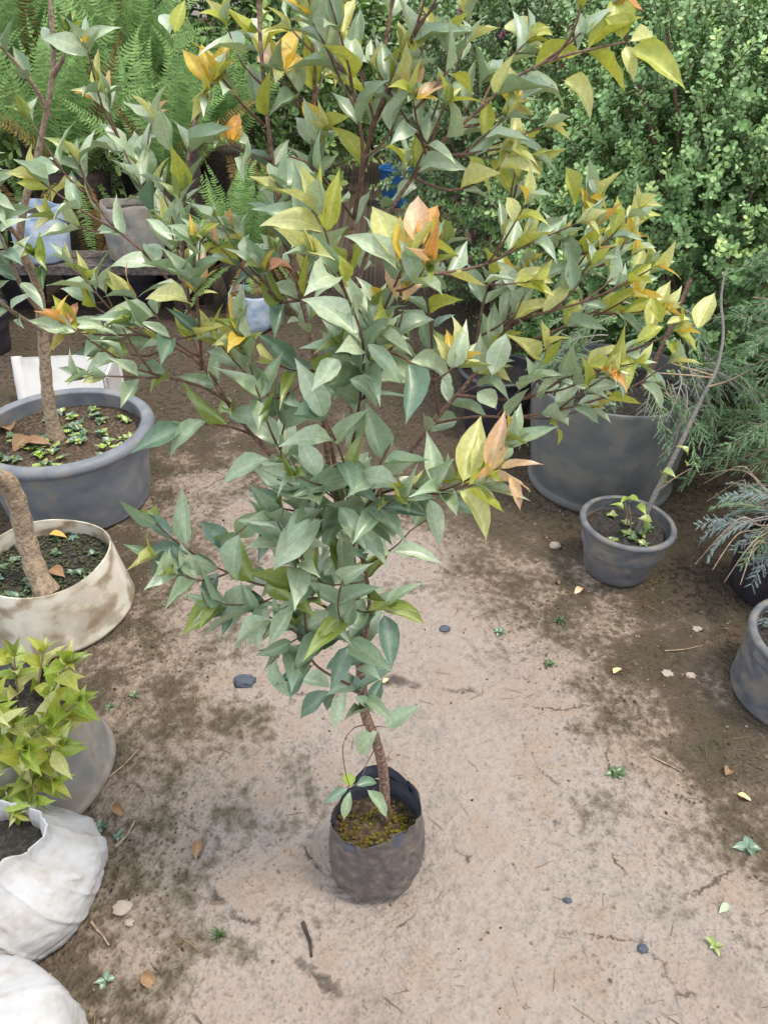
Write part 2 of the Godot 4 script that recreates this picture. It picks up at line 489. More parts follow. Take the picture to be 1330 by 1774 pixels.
func leaf_builder(shape: int, ci: int) -> MB:
	var b := MB.new()
	var sh: Array = SHAPES[shape]
	var ss := [0.0, 0.06, 0.13, 0.25, 0.41, 0.58, 0.74, 0.88, 1.0]
	var ws := [0.02, 0.03, 0.44, 0.86, 1.0, 0.86, 0.53, 0.19, 0.0]
	var c0: Color = LC[ci][0]
	var c1: Color = LC[ci][1]
	var y := 0.0
	var z := 0.0
	for i in ss.size():
		var s: float = ss[i]
		if i > 0:
			var ds: float = s - ss[i - 1]
			var ph: float = sh[0] * (s - 0.25)
			y += cos(ph) * ds; z -= sin(ph) * ds
		for k in 5:
			var e := (k - 2) / 2.0
			var x: float = e * 0.5 * ws[i] * (1.0 + sh[4] * (s - 0.5) * 2.0) * (1.0 + 0.05 * signf(e) * sh[2])
			var tw: float = sh[2] * s * x
			x += sh[3] * s * s
			var zz: float = e * e * 0.62 * ws[i] * sh[1] * (1.0 + 0.25 * sin(s * 9.0 + k)) + tw + 0.012 * sin(s * 14.0 + e * 2.5) * absf(e)
			var col := c0.lerp(c1, s)
			if k == 2:
				col = col.lerp(Color(0.5, 0.5, 0.3), 0.18 if ci < 4 else 0.05)
			b.vert(Vector3(x, y, z + zz), col, Vector2(0.5 + e * 0.48, s))
	b.grid(ss.size(), 5, 0)
	return b

func leaf_mesh(shape: int, ci: int) -> ArrayMesh:
	var key := shape * 100 + ci
	if not leaf_cache.has(key):
		leaf_cache[key] = leaf_builder(shape, ci).mesh()
	return leaf_cache[key]

func is_young(ci: int) -> bool:
	return ci in [4, 5, 6, 7, 8, 9, 11]

# a plant collects leaf records, then sets them out: the ones that show largest as parts, the rest as one mass
var recs := []

func add_leaf(at: Vector3, dir: Vector3, nrm: Vector3, L: float, wr: float, ci: int, shape := -1, keep := 0.0) -> void:
	if shape < 0:
		shape = rng.randi() % SHAPES.size()
	recs.append({"x": frame(dir, nrm, at, L * wr, L, L), "c": ci, "s": shape, "w": keep + L / (at - EYE).length() - 0.35 * (-at.z) * 0.06})

func lay_leaves(root: Node3D, most := 300) -> void:
	var order := recs.duplicate()
	order.sort_custom(func(p, q): return p.w > q.w)
	var inv := root.transform.affine_inverse()
	var rest := {0: MB.new(), 1: MB.new()}
	var n := 0
	for r in order:
		var yo := is_young(r.c)
		if n < most:
			part(root, "leaf", leaf_mesh(r.s, r.c), M.young if yo else M.leaf, inv * r.x)
		else:
			rest[1 if yo else 0].put(leaf_builder(r.s, r.c), inv * r.x)
		n += 1
	if n > most:
		var am := ArrayMesh.new()
		for k in 2:
			if rest[k].v.size() == 0: continue
			var one: ArrayMesh = rest[k].mesh()
			am.add_surface_from_arrays(Mesh.PRIMITIVE_TRIANGLES, one.surface_get_arrays(0))
			am.surface_set_material(am.get_surface_count() - 1, M.young if k == 1 else M.leaf)
		var o := MeshInstance3D.new()
		o.name = "inner_leaves"
		o.mesh = am
		root.add_child(o, true)
		o.set_meta("kind", "stuff")
	recs = []

func smooth_path(pts: Array, step := 0.025) -> Array:
	var cv := Curve3D.new()
	cv.bake_interval = step
	for i in pts.size():
		var t := Vector3.ZERO
		if pts.size() > 2:
			t = (pts[mini(i + 1, pts.size() - 1)] - pts[maxi(i - 1, 0)]) / 6.0
		cv.add_point(pts[i], -t, t)
	return Array(cv.get_baked_points())

func stem_mesh(path: Array, r0: float, r1: float, origin: Vector3, sides := 6) -> ArrayMesh:
	var b := MB.new()
	var rad := []
	var pp := []
	for i in path.size():
		var s := float(i) / (path.size() - 1)
		rad.append(lerpf(r0, r1, s) * (1.0 + 0.03 * sin(i * 2.1) + 0.03 * sin(i * 0.7 + r0 * 900.0)))
		pp.append(path[i] - origin)
	b.tube(pp, rad, sides)
	return b.mesh()

# opposite pairs of leaves along a shoot
func grow(path: Array, from: float, gap: float, len0: float, wr: float, pick: Callable, tip := true) -> void:
	var total := 0.0
	for i in path.size() - 1: total += (path[i + 1] - path[i]).length()
	var run := 0.0
	var nxt := total * from + gap * rr(0.2, 0.8)
	var turn := rr(0, TAU)
	for i in path.size() - 1:
		var sg: Vector3 = path[i + 1] - path[i]
		var l := sg.length()
		while run + l >= nxt and nxt < total - 0.004:
			var at: Vector3 = path[i] + sg * ((nxt - run) / l)
			var t := sg / l
			var n := t.cross(Vector3.UP if absf(t.y) < 0.95 else Vector3.RIGHT).normalized()
			n = n.rotated(t, turn)
			turn += PI / 2 + rr(-0.35, 0.35)
			var f := nxt / total
			for sd in [-1.0, 1.0]:
				if rng.randf() < 0.07: continue
				var high := smoothstep(0.95, 1.25, at.y)
				var a := rr(0.75, 1.2) - 0.3 * f - 0.2 * high
				var dir: Vector3 = t * cos(a) + n * sd * sin(a) + Vector3.DOWN * rr(0.0, 0.35) * (1.0 - 0.7 * high) + rdir() * 0.15
				var up := (t * 0.5 + Vector3.UP * 0.7 + Vector3(0, 0, 0.45) + rdir() * 0.4)
				add_leaf(at, dir, up, len0 * rr(0.78, 1.18) * (1.0 - 0.15 * f), wr * rr(0.85, 1.15), pick.call(at, f))
			nxt += gap * rr(0.75, 1.3)
		run += l
	if tip:
		var e: Vector3 = path[path.size() - 1]
		var t: Vector3 = (e - path[path.size() - 2]).normalized()
		var tw := rr(0, TAU)
		for k in 4:
			var n := t.cross(Vector3(0.3, 1, 0.2)).normalized().rotated(t, tw + k * PI / 2)
			var dir := t * rr(0.8, 1.3) + n * rr(0.35, 0.8)
			add_leaf(e, dir, t * 0.4 - n * 0.6 + Vector3.UP * 0.5 + Vector3(0, 0, 0.3), len0 * rr(0.5, 0.8), wr * 0.8, pick.call(e, 1.1))

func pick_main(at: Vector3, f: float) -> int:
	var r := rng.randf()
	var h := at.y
	var sunny := clampf((h - 0.9) * 1.3, 0, 1) * 0.6 + clampf(at.x * 2.8, 0, 1) * 0.65  # upper and right: more young leaves, and sunlit tones put into the colour
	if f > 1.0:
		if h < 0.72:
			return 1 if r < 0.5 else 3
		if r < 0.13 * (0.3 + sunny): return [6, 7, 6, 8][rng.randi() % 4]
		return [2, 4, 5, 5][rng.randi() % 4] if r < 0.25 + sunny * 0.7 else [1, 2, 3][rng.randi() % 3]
	if h < 0.7:  # low leaves turn teal: the shade down there is put into their colour
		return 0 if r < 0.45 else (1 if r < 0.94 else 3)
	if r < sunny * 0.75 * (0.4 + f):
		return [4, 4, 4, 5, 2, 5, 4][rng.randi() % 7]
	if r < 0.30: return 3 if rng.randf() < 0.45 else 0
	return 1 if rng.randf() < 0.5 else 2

func hero(ub, vb, ut, vt, d, wr, ci, shape := 1, dd := 0.0) -> void:
	var a := P(ub, vb, d)
	var b := P(ut, vt, d + dd + (vb - vt) / FOC * d * 0.75)
	var dir := b - a
	var n := (EYE - a).normalized() * 0.6 + Vector3.UP * 0.8 + rdir() * 0.25
	add_leaf(a, dir, n, dir.length() * 1.06, wr * 0.9, ci, shape, 1.0)

func build_main_plant() -> void:
	var base := G(652, 1500)
	base.y = 0
	var root := thing("potted_shrub", "tall leafy shrub with orange young leaves in a black grow bag, centre of the path", "shrub", base)
	# ---- bag: rolled and folded plastic
	var R := 0.093
	var bn := FastNoiseLite.new(); bn.seed = 77; bn.frequency = 1.0; bn.fractal_octaves = 3
	var wob := func(p: Vector3, a: float, t: float) -> Vector3:
		var q := bn.get_noise_3d(cos(a) * 1.7, p.y * 9.0 + a * 0.5, sin(a) * 1.7)
		var q2 := bn.get_noise_3d(cos(a) * 4.0 + 5.0, p.y * 26.0, sin(a) * 4.0)
		var s := 1.0 + 0.03 * sin(a * 2.0 + 0.6) + 0.02 * sin(a * 5.0 + t * 3.0) - 0.045 * pow(1.0 - absf(q), 6.0) + 0.022 * q2
		var y := p.y + (0.020 * sin(a + 1.9) + 0.007 * sin(a * 4.0) + 0.004 * sin(a * 11.0)) * smoothstep(0.5, 1.0, p.y / 0.2)
		return Vector3(p.x * s * 1.02, y, p.z * s * 0.96)
	var b := MB.new()
	var bp := []
	for k in 34:
		var y := 0.197 * k / 33.0
		var bot := 1.0 - 0.26 * pow(1.0 - minf(y / 0.035, 1.0), 2.0)
		bp.append(Vector2(R * bot * (1.03 - 0.10 * smoothstep(0.08, 0.2, y)), y))
	bp.append(Vector2(R * 0.915, 0.1985))
	b.lathe(bp, 120, wob)
	var bag := part(root, "grow_bag", b.mesh(), M.bag)
	b = MB.new()
	b.lathe([Vector2(R * 0.915, 0.197), Vector2(R * 0.91, 0.192), Vector2(R * 0.93, 0.17), Vector2(R * 0.94, 0.14), Vector2(R * 0.93, 0.11)], 120, wob)
	part(bag, "lining", b.mesh(), M.bag_inside)
	# torn flap standing up at the back of the bag
	b = MB.new()
	for i in 6:
		for k in 9:
			var a := lerpf(0.55, 2.3, k / 8.0)
			var hh := 0.178 + i * 0.0095 * (0.45 + 0.7 * sin(PI * k / 8.0)) + 0.004 * sin(k * 2.2)
			var rad := R * (0.945 - 0.012 * i) + 0.003 * sin(k * 1.7 + i)
			b.vert(Vector3(cos(a) * rad, hh, -sin(a) * rad))
	b.grid(6, 9, 0)
	part(bag, "torn_flap", b.mesh(), M.bag_inside)
	# ---- soil with moss
	b = MB.new()
	var sn := FastNoiseLite.new(); sn.seed = 4; sn.frequency = 0.3
	for i in 11:
		for k in 36:
			var a := TAU * k / 36.0
			var r := R * 0.955 * i / 10.0
			var p := Vector3(cos(a) * r, 0.128 + sn.get_noise_2d(cos(a) * r * 300, sin(a) * r * 300) * 0.007 + 0.006 * (1.0 - i / 10.0), -sin(a) * r * 0.96)
			b.vert(p)
	b.grid(11, 36, 0, true)
	part(root, "soil", b.mesh(), M.soil)
	var xf := []; var cs := []
	for k in 900:
		var a := rr(0, TAU)
		var r := R * 0.86 * sqrt(rng.randf())
		var p := Vector3(cos(a) * r, 0, sin(a) * r)
		var w := sn.get_noise_2d(p.x * 120 + 40, p.z * 120)
		if p.z < -0.035 - w * 0.04 or w < -0.25: continue
		p.y = 0.131 + sn.get_noise_2d(p.x * 300, -p.z * 300) * 0.006
		xf.append(Transform3D(Basis(Vector3.UP, rr(0, 6)).scaled(Vector3.ONE * rr(0.003, 0.0065)), p))
		cs.append(lin(142, 136, 44).lerp(lin(116, 98, 50), rng.randf()) if p.x > -0.02 else lin(126, 92, 56).lerp(lin(110, 112, 40), rng.randf()))
	var mm := many(root, "moss", M.tuft, M.small_leaf, xf, cs)
	# ---- woody frame: [r0, r1, first leaf, gap, leaf length, tip, points(u, v, d)]
	var B := [
		[0.0105, 0.0075, 0.42, 0.042, 0.08, false, [[668, 1400, 0.925], [664, 1340, 0.925], [650, 1280, 0.92], [632, 1235, 0.92], [625, 1160, 0.92], [620, 1080, 0.925], [612, 1000, 0.93], [602, 930, 0.935], [592, 870, 0.94]]],
		[0.0045, 0.0030, 0.1, 0.040, 0.08, false, [[632, 1120, 0.915], [640, 1040, 0.91], [626, 960, 0.91], [612, 880, 0.915], [606, 780, 0.93]]],
		# upright leaders
		[0.0060, 0.0028, 0.30, 0.056, 0.070, true, [[600, 930, 0.935], [570, 810, 0.94], [558, 690, 0.95], [543, 600, 0.96], [518, 500, 0.97], [490, 380, 0.98], [472, 280, 0.985], [458, 150, 0.99], [450, 50, 1.0], [447, -70, 1.0]]],
		[0.0055, 0.0025, 0.35, 0.056, 0.070, true, [[596, 900, 0.95], [575, 780, 0.98], [548, 640, 1.01], [528, 520, 1.03], [533, 400, 1.04], [540, 290, 1.05], [544, 160, 1.05], [540, 20, 1.06], [540, -90, 1.06]]],
		[0.0060, 0.0028, 0.30, 0.055, 0.072, true, [[602, 920, 0.94], [615, 800, 0.93], [610, 690, 0.95], [600, 540, 0.97], [613, 380, 0.98], [640, 245, 1.0], [662, 110, 1.02], [684, -30, 1.03]]],
		[0.0040, 0.0018, 0.40, 0.052, 0.066, true, [[613, 380, 0.98], [628, 260, 0.95], [605, 130, 0.94], [585, 40, 0.94]]],
		[0.0040, 0.0018, 0.40, 0.052, 0.066, true, [[625, 300, 0.99], [660, 180, 0.98], [712, 70, 0.98], [738, -10, 0.98]]],
		# left arms
		[0.0055, 0.0024, 0.35, 0.055, 0.070, true, [[585, 950, 0.93], [540, 870, 0.92], [440, 755, 0.90], [390, 690, 0.90], [345, 610, 0.91], [322, 500, 0.92], [316, 420, 0.93], [321, 330, 0.94], [336, 220, 0.95], [366, 145, 0.95]]],
		[0.0030, 0.0014, 0.25, 0.050, 0.064, true, [[400, 700, 0.90], [345, 668, 0.88], [240, 640, 0.86], [172, 600, 0.85], [122, 566, 0.85]]],
		[0.0030, 0.0014, 0.30, 0.048, 0.062, true, [[375, 660, 0.90], [320, 610, 0.90], [225, 570, 0.90], [160, 525, 0.90], [150, 490, 0.90]]],
		[0.0030, 0.0014, 0.35, 0.048, 0.062, true, [[345, 610, 0.91], [330, 540, 0.92], [262, 450, 0.93], [190, 385, 0.94], [152, 320, 0.95], [138, 285, 0.95]]],
		[0.0030, 0.0013, 0.35, 0.048, 0.060, true, [[322, 500, 0.93], [298, 440, 0.96], [252, 340, 0.98], [215, 260, 1.0], [186, 185, 1.0]]],
		[0.0028, 0.0013, 0.3, 0.048, 0.062, true, [[350, 640, 0.90], [345, 560, 0.86], [342, 510, 0.85]]],
		[0.0026, 0.0013, 0.3, 0.046, 0.060, true, [[455, 215, 0.99], [420, 180, 0.97], [380, 130, 0.96], [367, 150, 0.95]]],
		[0.0026, 0.0013, 0.3, 0.046, 0.060, true, [[472, 280, 0.985], [430, 265, 0.96], [398, 250, 0.95]]],
		[0.0026, 0.0013, 0.3, 0.046, 0.062, true, [[545, 210, 1.05], [515, 160, 1.02], [492, 126, 1.0]]],
		[0.0026, 0.0013, 0.3, 0.046, 0.062, true, [[535, 330, 1.04], [545, 280, 1.0], [556, 238, 0.98]]],
		[0.0028, 0.0013, 0.2, 0.048, 0.070, true, [[520, 520, 0.97], [480, 520, 0.93], [458, 475, 0.92]]],
		[0.0024, 0.0012, 0.2, 0.048, 0.072, true, [[548, 640, 0.96], [500, 640, 0.90], [455, 610, 0.88], [430, 585, 0.87]]],
		[0.0026, 0.0013, 0.25, 0.046, 0.070, true, [[546, 640, 0.96], [480, 690, 0.88], [420, 640, 0.86], [385, 600, 0.86]]],
		[0.0026, 0.0013, 0.25, 0.046, 0.070, true, [[540, 860, 0.92], [480, 770, 0.87], [450, 690, 0.86], [430, 620, 0.86]]],
		[0.0026, 0.0013, 0.25, 0.046, 0.068, true, [[350, 620, 0.91], [300, 590, 0.88], [270, 545, 0.88], [240, 520, 0.88]]],
		[0.0026, 0.0013, 0.25, 0.046, 0.068, true, [[610, 700, 0.95], [660, 640, 0.88], [690, 570, 0.86], [700, 520, 0.86]]],
		# low left
		[0.0032, 0.0014, 0.35, 0.052, 0.088, false, [[606, 1075, 0.92], [520, 1030, 0.89], [440, 1010, 0.88], [380, 985, 0.88], [310, 942, 0.89], [268, 905, 0.90]]],
		[0.0032, 0.0014, 0.30, 0.052, 0.088, false, [[612, 1190, 0.91], [545, 1150, 0.86], [530, 1090, 0.84], [526, 1000, 0.83], [515, 900, 0.84]]],
		[0.0024, 0.0012, 0.20, 0.05, 0.082, false, [[535, 1110, 0.84], [495, 1085, 0.84], [445, 1060, 0.85], [405, 1060, 0.86]]],
		[0.0026, 0.0012, 0.30, 0.05, 0.085, false, [[600, 960, 0.93], [560, 900, 0.83], [520, 850, 0.80], [480, 830, 0.80]]],
		[0.0026, 0.0012, 0.30, 0.05, 0.078, false, [[440, 755, 0.90], [400, 740, 0.87], [340, 735, 0.86], [300, 750, 0.86]]],
		[0.0026, 0.0012, 0.25, 0.05, 0.080, false, [[540, 870, 0.92], [490, 800, 0.90], [500, 720, 0.88], [560, 690, 0.87]]],
		[0.0028, 0.0013, 0.25, 0.05, 0.082, false, [[600, 900, 0.93], [600, 820, 0.82], [570, 740, 0.78], [540, 700, 0.78]]],
		[0.0028, 0.0013, 0.25, 0.05, 0.082, false, [[605, 960, 0.93], [640, 880, 0.84], [660, 800, 0.80], [690, 750, 0.80]]],
		[0.0024, 0.0012, 0.35, 0.052, 0.085, false, [[610, 1010, 0.92], [560, 1010, 0.84], [520, 960, 0.80]]],
		[0.0024, 0.0012, 0.4, 0.052, 0.080, false, [[618, 1060, 0.92], [640, 1060, 0.88], [664, 1055, 0.87]]],
		[0.0026, 0.0012, 0.25, 0.048, 0.082, false, [[620, 1130, 0.92], [570, 1090, 0.86], [500, 1115, 0.84], [470, 1150, 0.84]]],
		[0.0026, 0.0012, 0.25, 0.048, 0.084, false, [[616, 1060, 0.92], [560, 1035, 0.83], [490, 1055, 0.81], [455, 1105, 0.82]]],
		[0.0026, 0.0012, 0.25, 0.048, 0.084, false, [[622, 1140, 0.92], [600, 1100, 0.83], [585, 1050, 0.80], [598, 990, 0.80]]],
		[0.0024, 0.0012, 0.30, 0.050, 0.080, false, [[590, 900, 0.93], [470, 880, 0.88], [440, 900, 0.86], [400, 935, 0.86]]],
		# centre shoots toward the viewer
		[0.0030, 0.0014, 0.25, 0.050, 0.078, true, [[605, 800, 0.93], [625, 680, 0.84], [628, 590, 0.80], [600, 510, 0.78], [575, 440, 0.78], [558, 382, 0.78]]],
		[0.0030, 0.0014, 0.25, 0.050, 0.074, true, [[610, 690, 0.95], [640, 600, 0.86], [690, 480, 0.82], [712, 440, 0.80], [730, 430, 0.80]]],
		[0.0026, 0.0013, 0.30, 0.050, 0.075, true, [[640, 600, 0.86], [700, 620, 0.82], [745, 660, 0.80], [786, 636, 0.80]]],
		[0.0026, 0.0013, 0.25, 0.050, 0.074, true, [[612, 520, 0.97], [560, 450, 0.90], [540, 400, 0.88], [500, 340, 0.88]]],
		[0.0026, 0.0013, 0.25, 0.050, 0.072, false, [[613, 380, 0.98], [570, 320, 0.92], [530, 280, 0.90], [500, 270, 0.90]]],
		# the pink shoot and lower right
		[0.0032, 0.0014, 0.30, 0.050, 0.070, false, [[606, 930, 0.93], [640, 870, 0.84], [690, 846, 0.80], [745, 850, 0.78], [800, 843, 0.76], [868, 808, 0.75]]],
		[0.0022, 0.0011, 0.35, 0.05, 0.075, false, [[614, 990, 0.93], [680, 950, 0.90], [710, 920, 0.90], [740, 900, 0.90]]],
		# right arms
		[0.0052, 0.0022, 0.35, 0.052, 0.070, true, [[606, 920, 0.94], [690, 810, 0.95], [760, 720, 0.96], [820, 650, 0.97], [880, 560, 0.98], [930, 480, 1.0], [957, 430, 1.0]]],
		[0.0035, 0.0015, 0.30, 0.046, 0.062, true, [[790, 685, 0.96], [910, 690, 0.93], [1000, 640, 0.92], [1100, 605, 0.92], [1165, 575, 0.92]]],
		[0.0028, 0.0013, 0.30, 0.046, 0.060, true, [[745, 735, 0.95], [820, 722, 0.92], [900, 722, 0.91], [990, 705, 0.90], [1090, 672, 0.90], [1155, 630, 0.90]]],
		[0.0030, 0.0014, 0.25, 0.045, 0.060, true, [[870, 575, 0.98], [960, 510, 0.98], [1010, 420, 0.99], [1035, 350, 1.0]]],
		[0.0030, 0.0014, 0.20, 0.045, 0.060, true, [[895, 600, 0.97], [990, 560, 0.97], [1060, 520, 0.98], [1110, 470, 0.98]]],
		[0.0028, 0.0014, 0.20, 0.045, 0.060, true, [[930, 480, 1.0], [1000, 470, 1.02], [1060, 450, 1.03], [1080, 420, 1.03]]],
		[0.0032, 0.0014, 0.25, 0.048, 0.064, true, [[760, 720, 0.96], [748, 610, 0.96], [752, 510, 0.97], [770, 430, 0.98]]],
		[0.0032, 0.0014, 0.25, 0.046, 0.062, true, [[820, 650, 0.97], [830, 560, 1.0], [850, 470, 1.02], [880, 380, 1.03], [895, 320, 1.03]]],
		[0.0030, 0.0014, 0.25, 0.046, 0.062, true, [[690, 480, 0.84], [790, 470, 0.86], [860, 450, 0.88], [900, 420, 0.88]]],
		[0.0030, 0.0014, 0.25, 0.046, 0.060, true, [[880, 560, 0.98], [950, 540, 0.94], [1020, 520, 0.93], [1060, 500, 0.93]]],
		# upper right
		[0.0045, 0.0015, 0.35, 0.056, 0.068, false, [[606, 560, 0.97], [640, 430, 0.98], [735, 280, 0.98], [830, 190, 0.97], [900, 130, 0.96], [980, 96, 0.95], [1082, 73, 0.94]]],
		[0.0028, 0.0013, 0.30, 0.046, 0.062, true, [[740, 275, 0.98], [722, 215, 0.96], [716, 172, 0.95]]],
		[0.0028, 0.0013, 0.20, 0.046, 0.060, true, [[745, 270, 0.98], [800, 268, 0.97], [870, 258, 0.96], [915, 268, 0.96]]],
		[0.0026, 0.0013, 0.20, 0.046, 0.060, true, [[720, 310, 0.98], [780, 330, 0.96], [840, 310, 0.95], [875, 280, 0.95]]],
		[0.0026, 0.0013, 0.20, 0.046, 0.060, true, [[800, 220, 0.97], [850, 210, 0.98], [885, 183, 0.98]]],
		[0.0026, 0.0013, 0.25, 0.046, 0.058, true, [[830, 190, 0.97], [860, 130, 1.0], [908, 76, 1.02]]],
		[0.0026, 0.0013, 0.25, 0.046, 0.060, true, [[735, 285, 0.99], [770, 180, 1.02], [800, 90, 1.03], [815, 20, 1.03]]],
		# thin shoots over the bag
		[0.0016, 0.0010, 1.1, 0.04, 0.05, false, [[640, 1255, 0.92], [612, 1262, 0.89], [594, 1290, 0.87], [598, 1335, 0.865], [606, 1362, 0.86]]],
		[0.0016, 0.0010, 1.1, 0.04, 0.05, false, [[652, 1292, 0.92], [634, 1325, 0.90], [628, 1345, 0.885], [616, 1362, 0.87]]],
		[0.0016, 0.0009, 1.1, 0.04, 0.05, false, [[628, 1200, 0.92], [600, 1196, 0.90], [575, 1192, 0.89]]],
		[0.0014, 0.0009, 1.1, 0.04, 0.05, false, [[645, 1262, 0.92], [655, 1258, 0.91], [668, 1260, 0.905]]],
	]
	var tm := []
	for k in B.size():
		var e: Array = B[k]
		var pts := []
		for q in e[6]: pts.append(P(q[0], q[1], q[2]))
		if k == 0:
			pts[0].y = 0.118
		var path := smooth_path(pts, 0.02)
		var thin := 1.0 if k == 0 else 0.78
		var mesh := stem_mesh(path, e[0] * thin, e[1] * thin, base, 8 if k < 2 else 6)
		if k == 0:
			part(root, "trunk", mesh, M.bark)
		else:
			part(root, "branch", mesh, M.bark if e[0] > 0.004 else M.twigbark)
		if e[2] < 1.0:
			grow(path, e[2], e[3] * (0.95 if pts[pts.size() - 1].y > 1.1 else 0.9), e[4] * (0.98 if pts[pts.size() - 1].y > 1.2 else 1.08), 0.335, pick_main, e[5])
			# short side twigs
			if e[0] > 0.0027 and k > 1:
				var n := 3 if e[0] < 0.004 else 5
				for s in n:
					var idx := int(path.size() * rr(maxf(e[2] - 0.05, 0.1), 0.85))
					idx = clampi(idx, 1, path.size() - 2)
					var t: Vector3 = (path[idx + 1] - path[idx]).normalized()
					var out: Vector3 = path[idx] - base; out.y = 0
					var dir := (t * 0.7 + out.normalized() * 0.35 + rdir() * 0.75 + Vector3.UP * 0.25).normalized()
					var L := rr(0.05, 0.10)
					var tw := smooth_path([path[idx], path[idx] + dir * L * 0.5 + rdir() * 0.006, path[idx] + dir * L + Vector3.UP * 0.012], 0.02)
					part(root, "branch", stem_mesh(tw, 0.0016, 0.0009, base, 5), M.twigbark)
					grow(tw, 0.25, e[3] * 0.95, e[4] * (0.90 if pts[pts.size() - 1].y > 1.2 else 1.0), 0.335, pick_main, true)
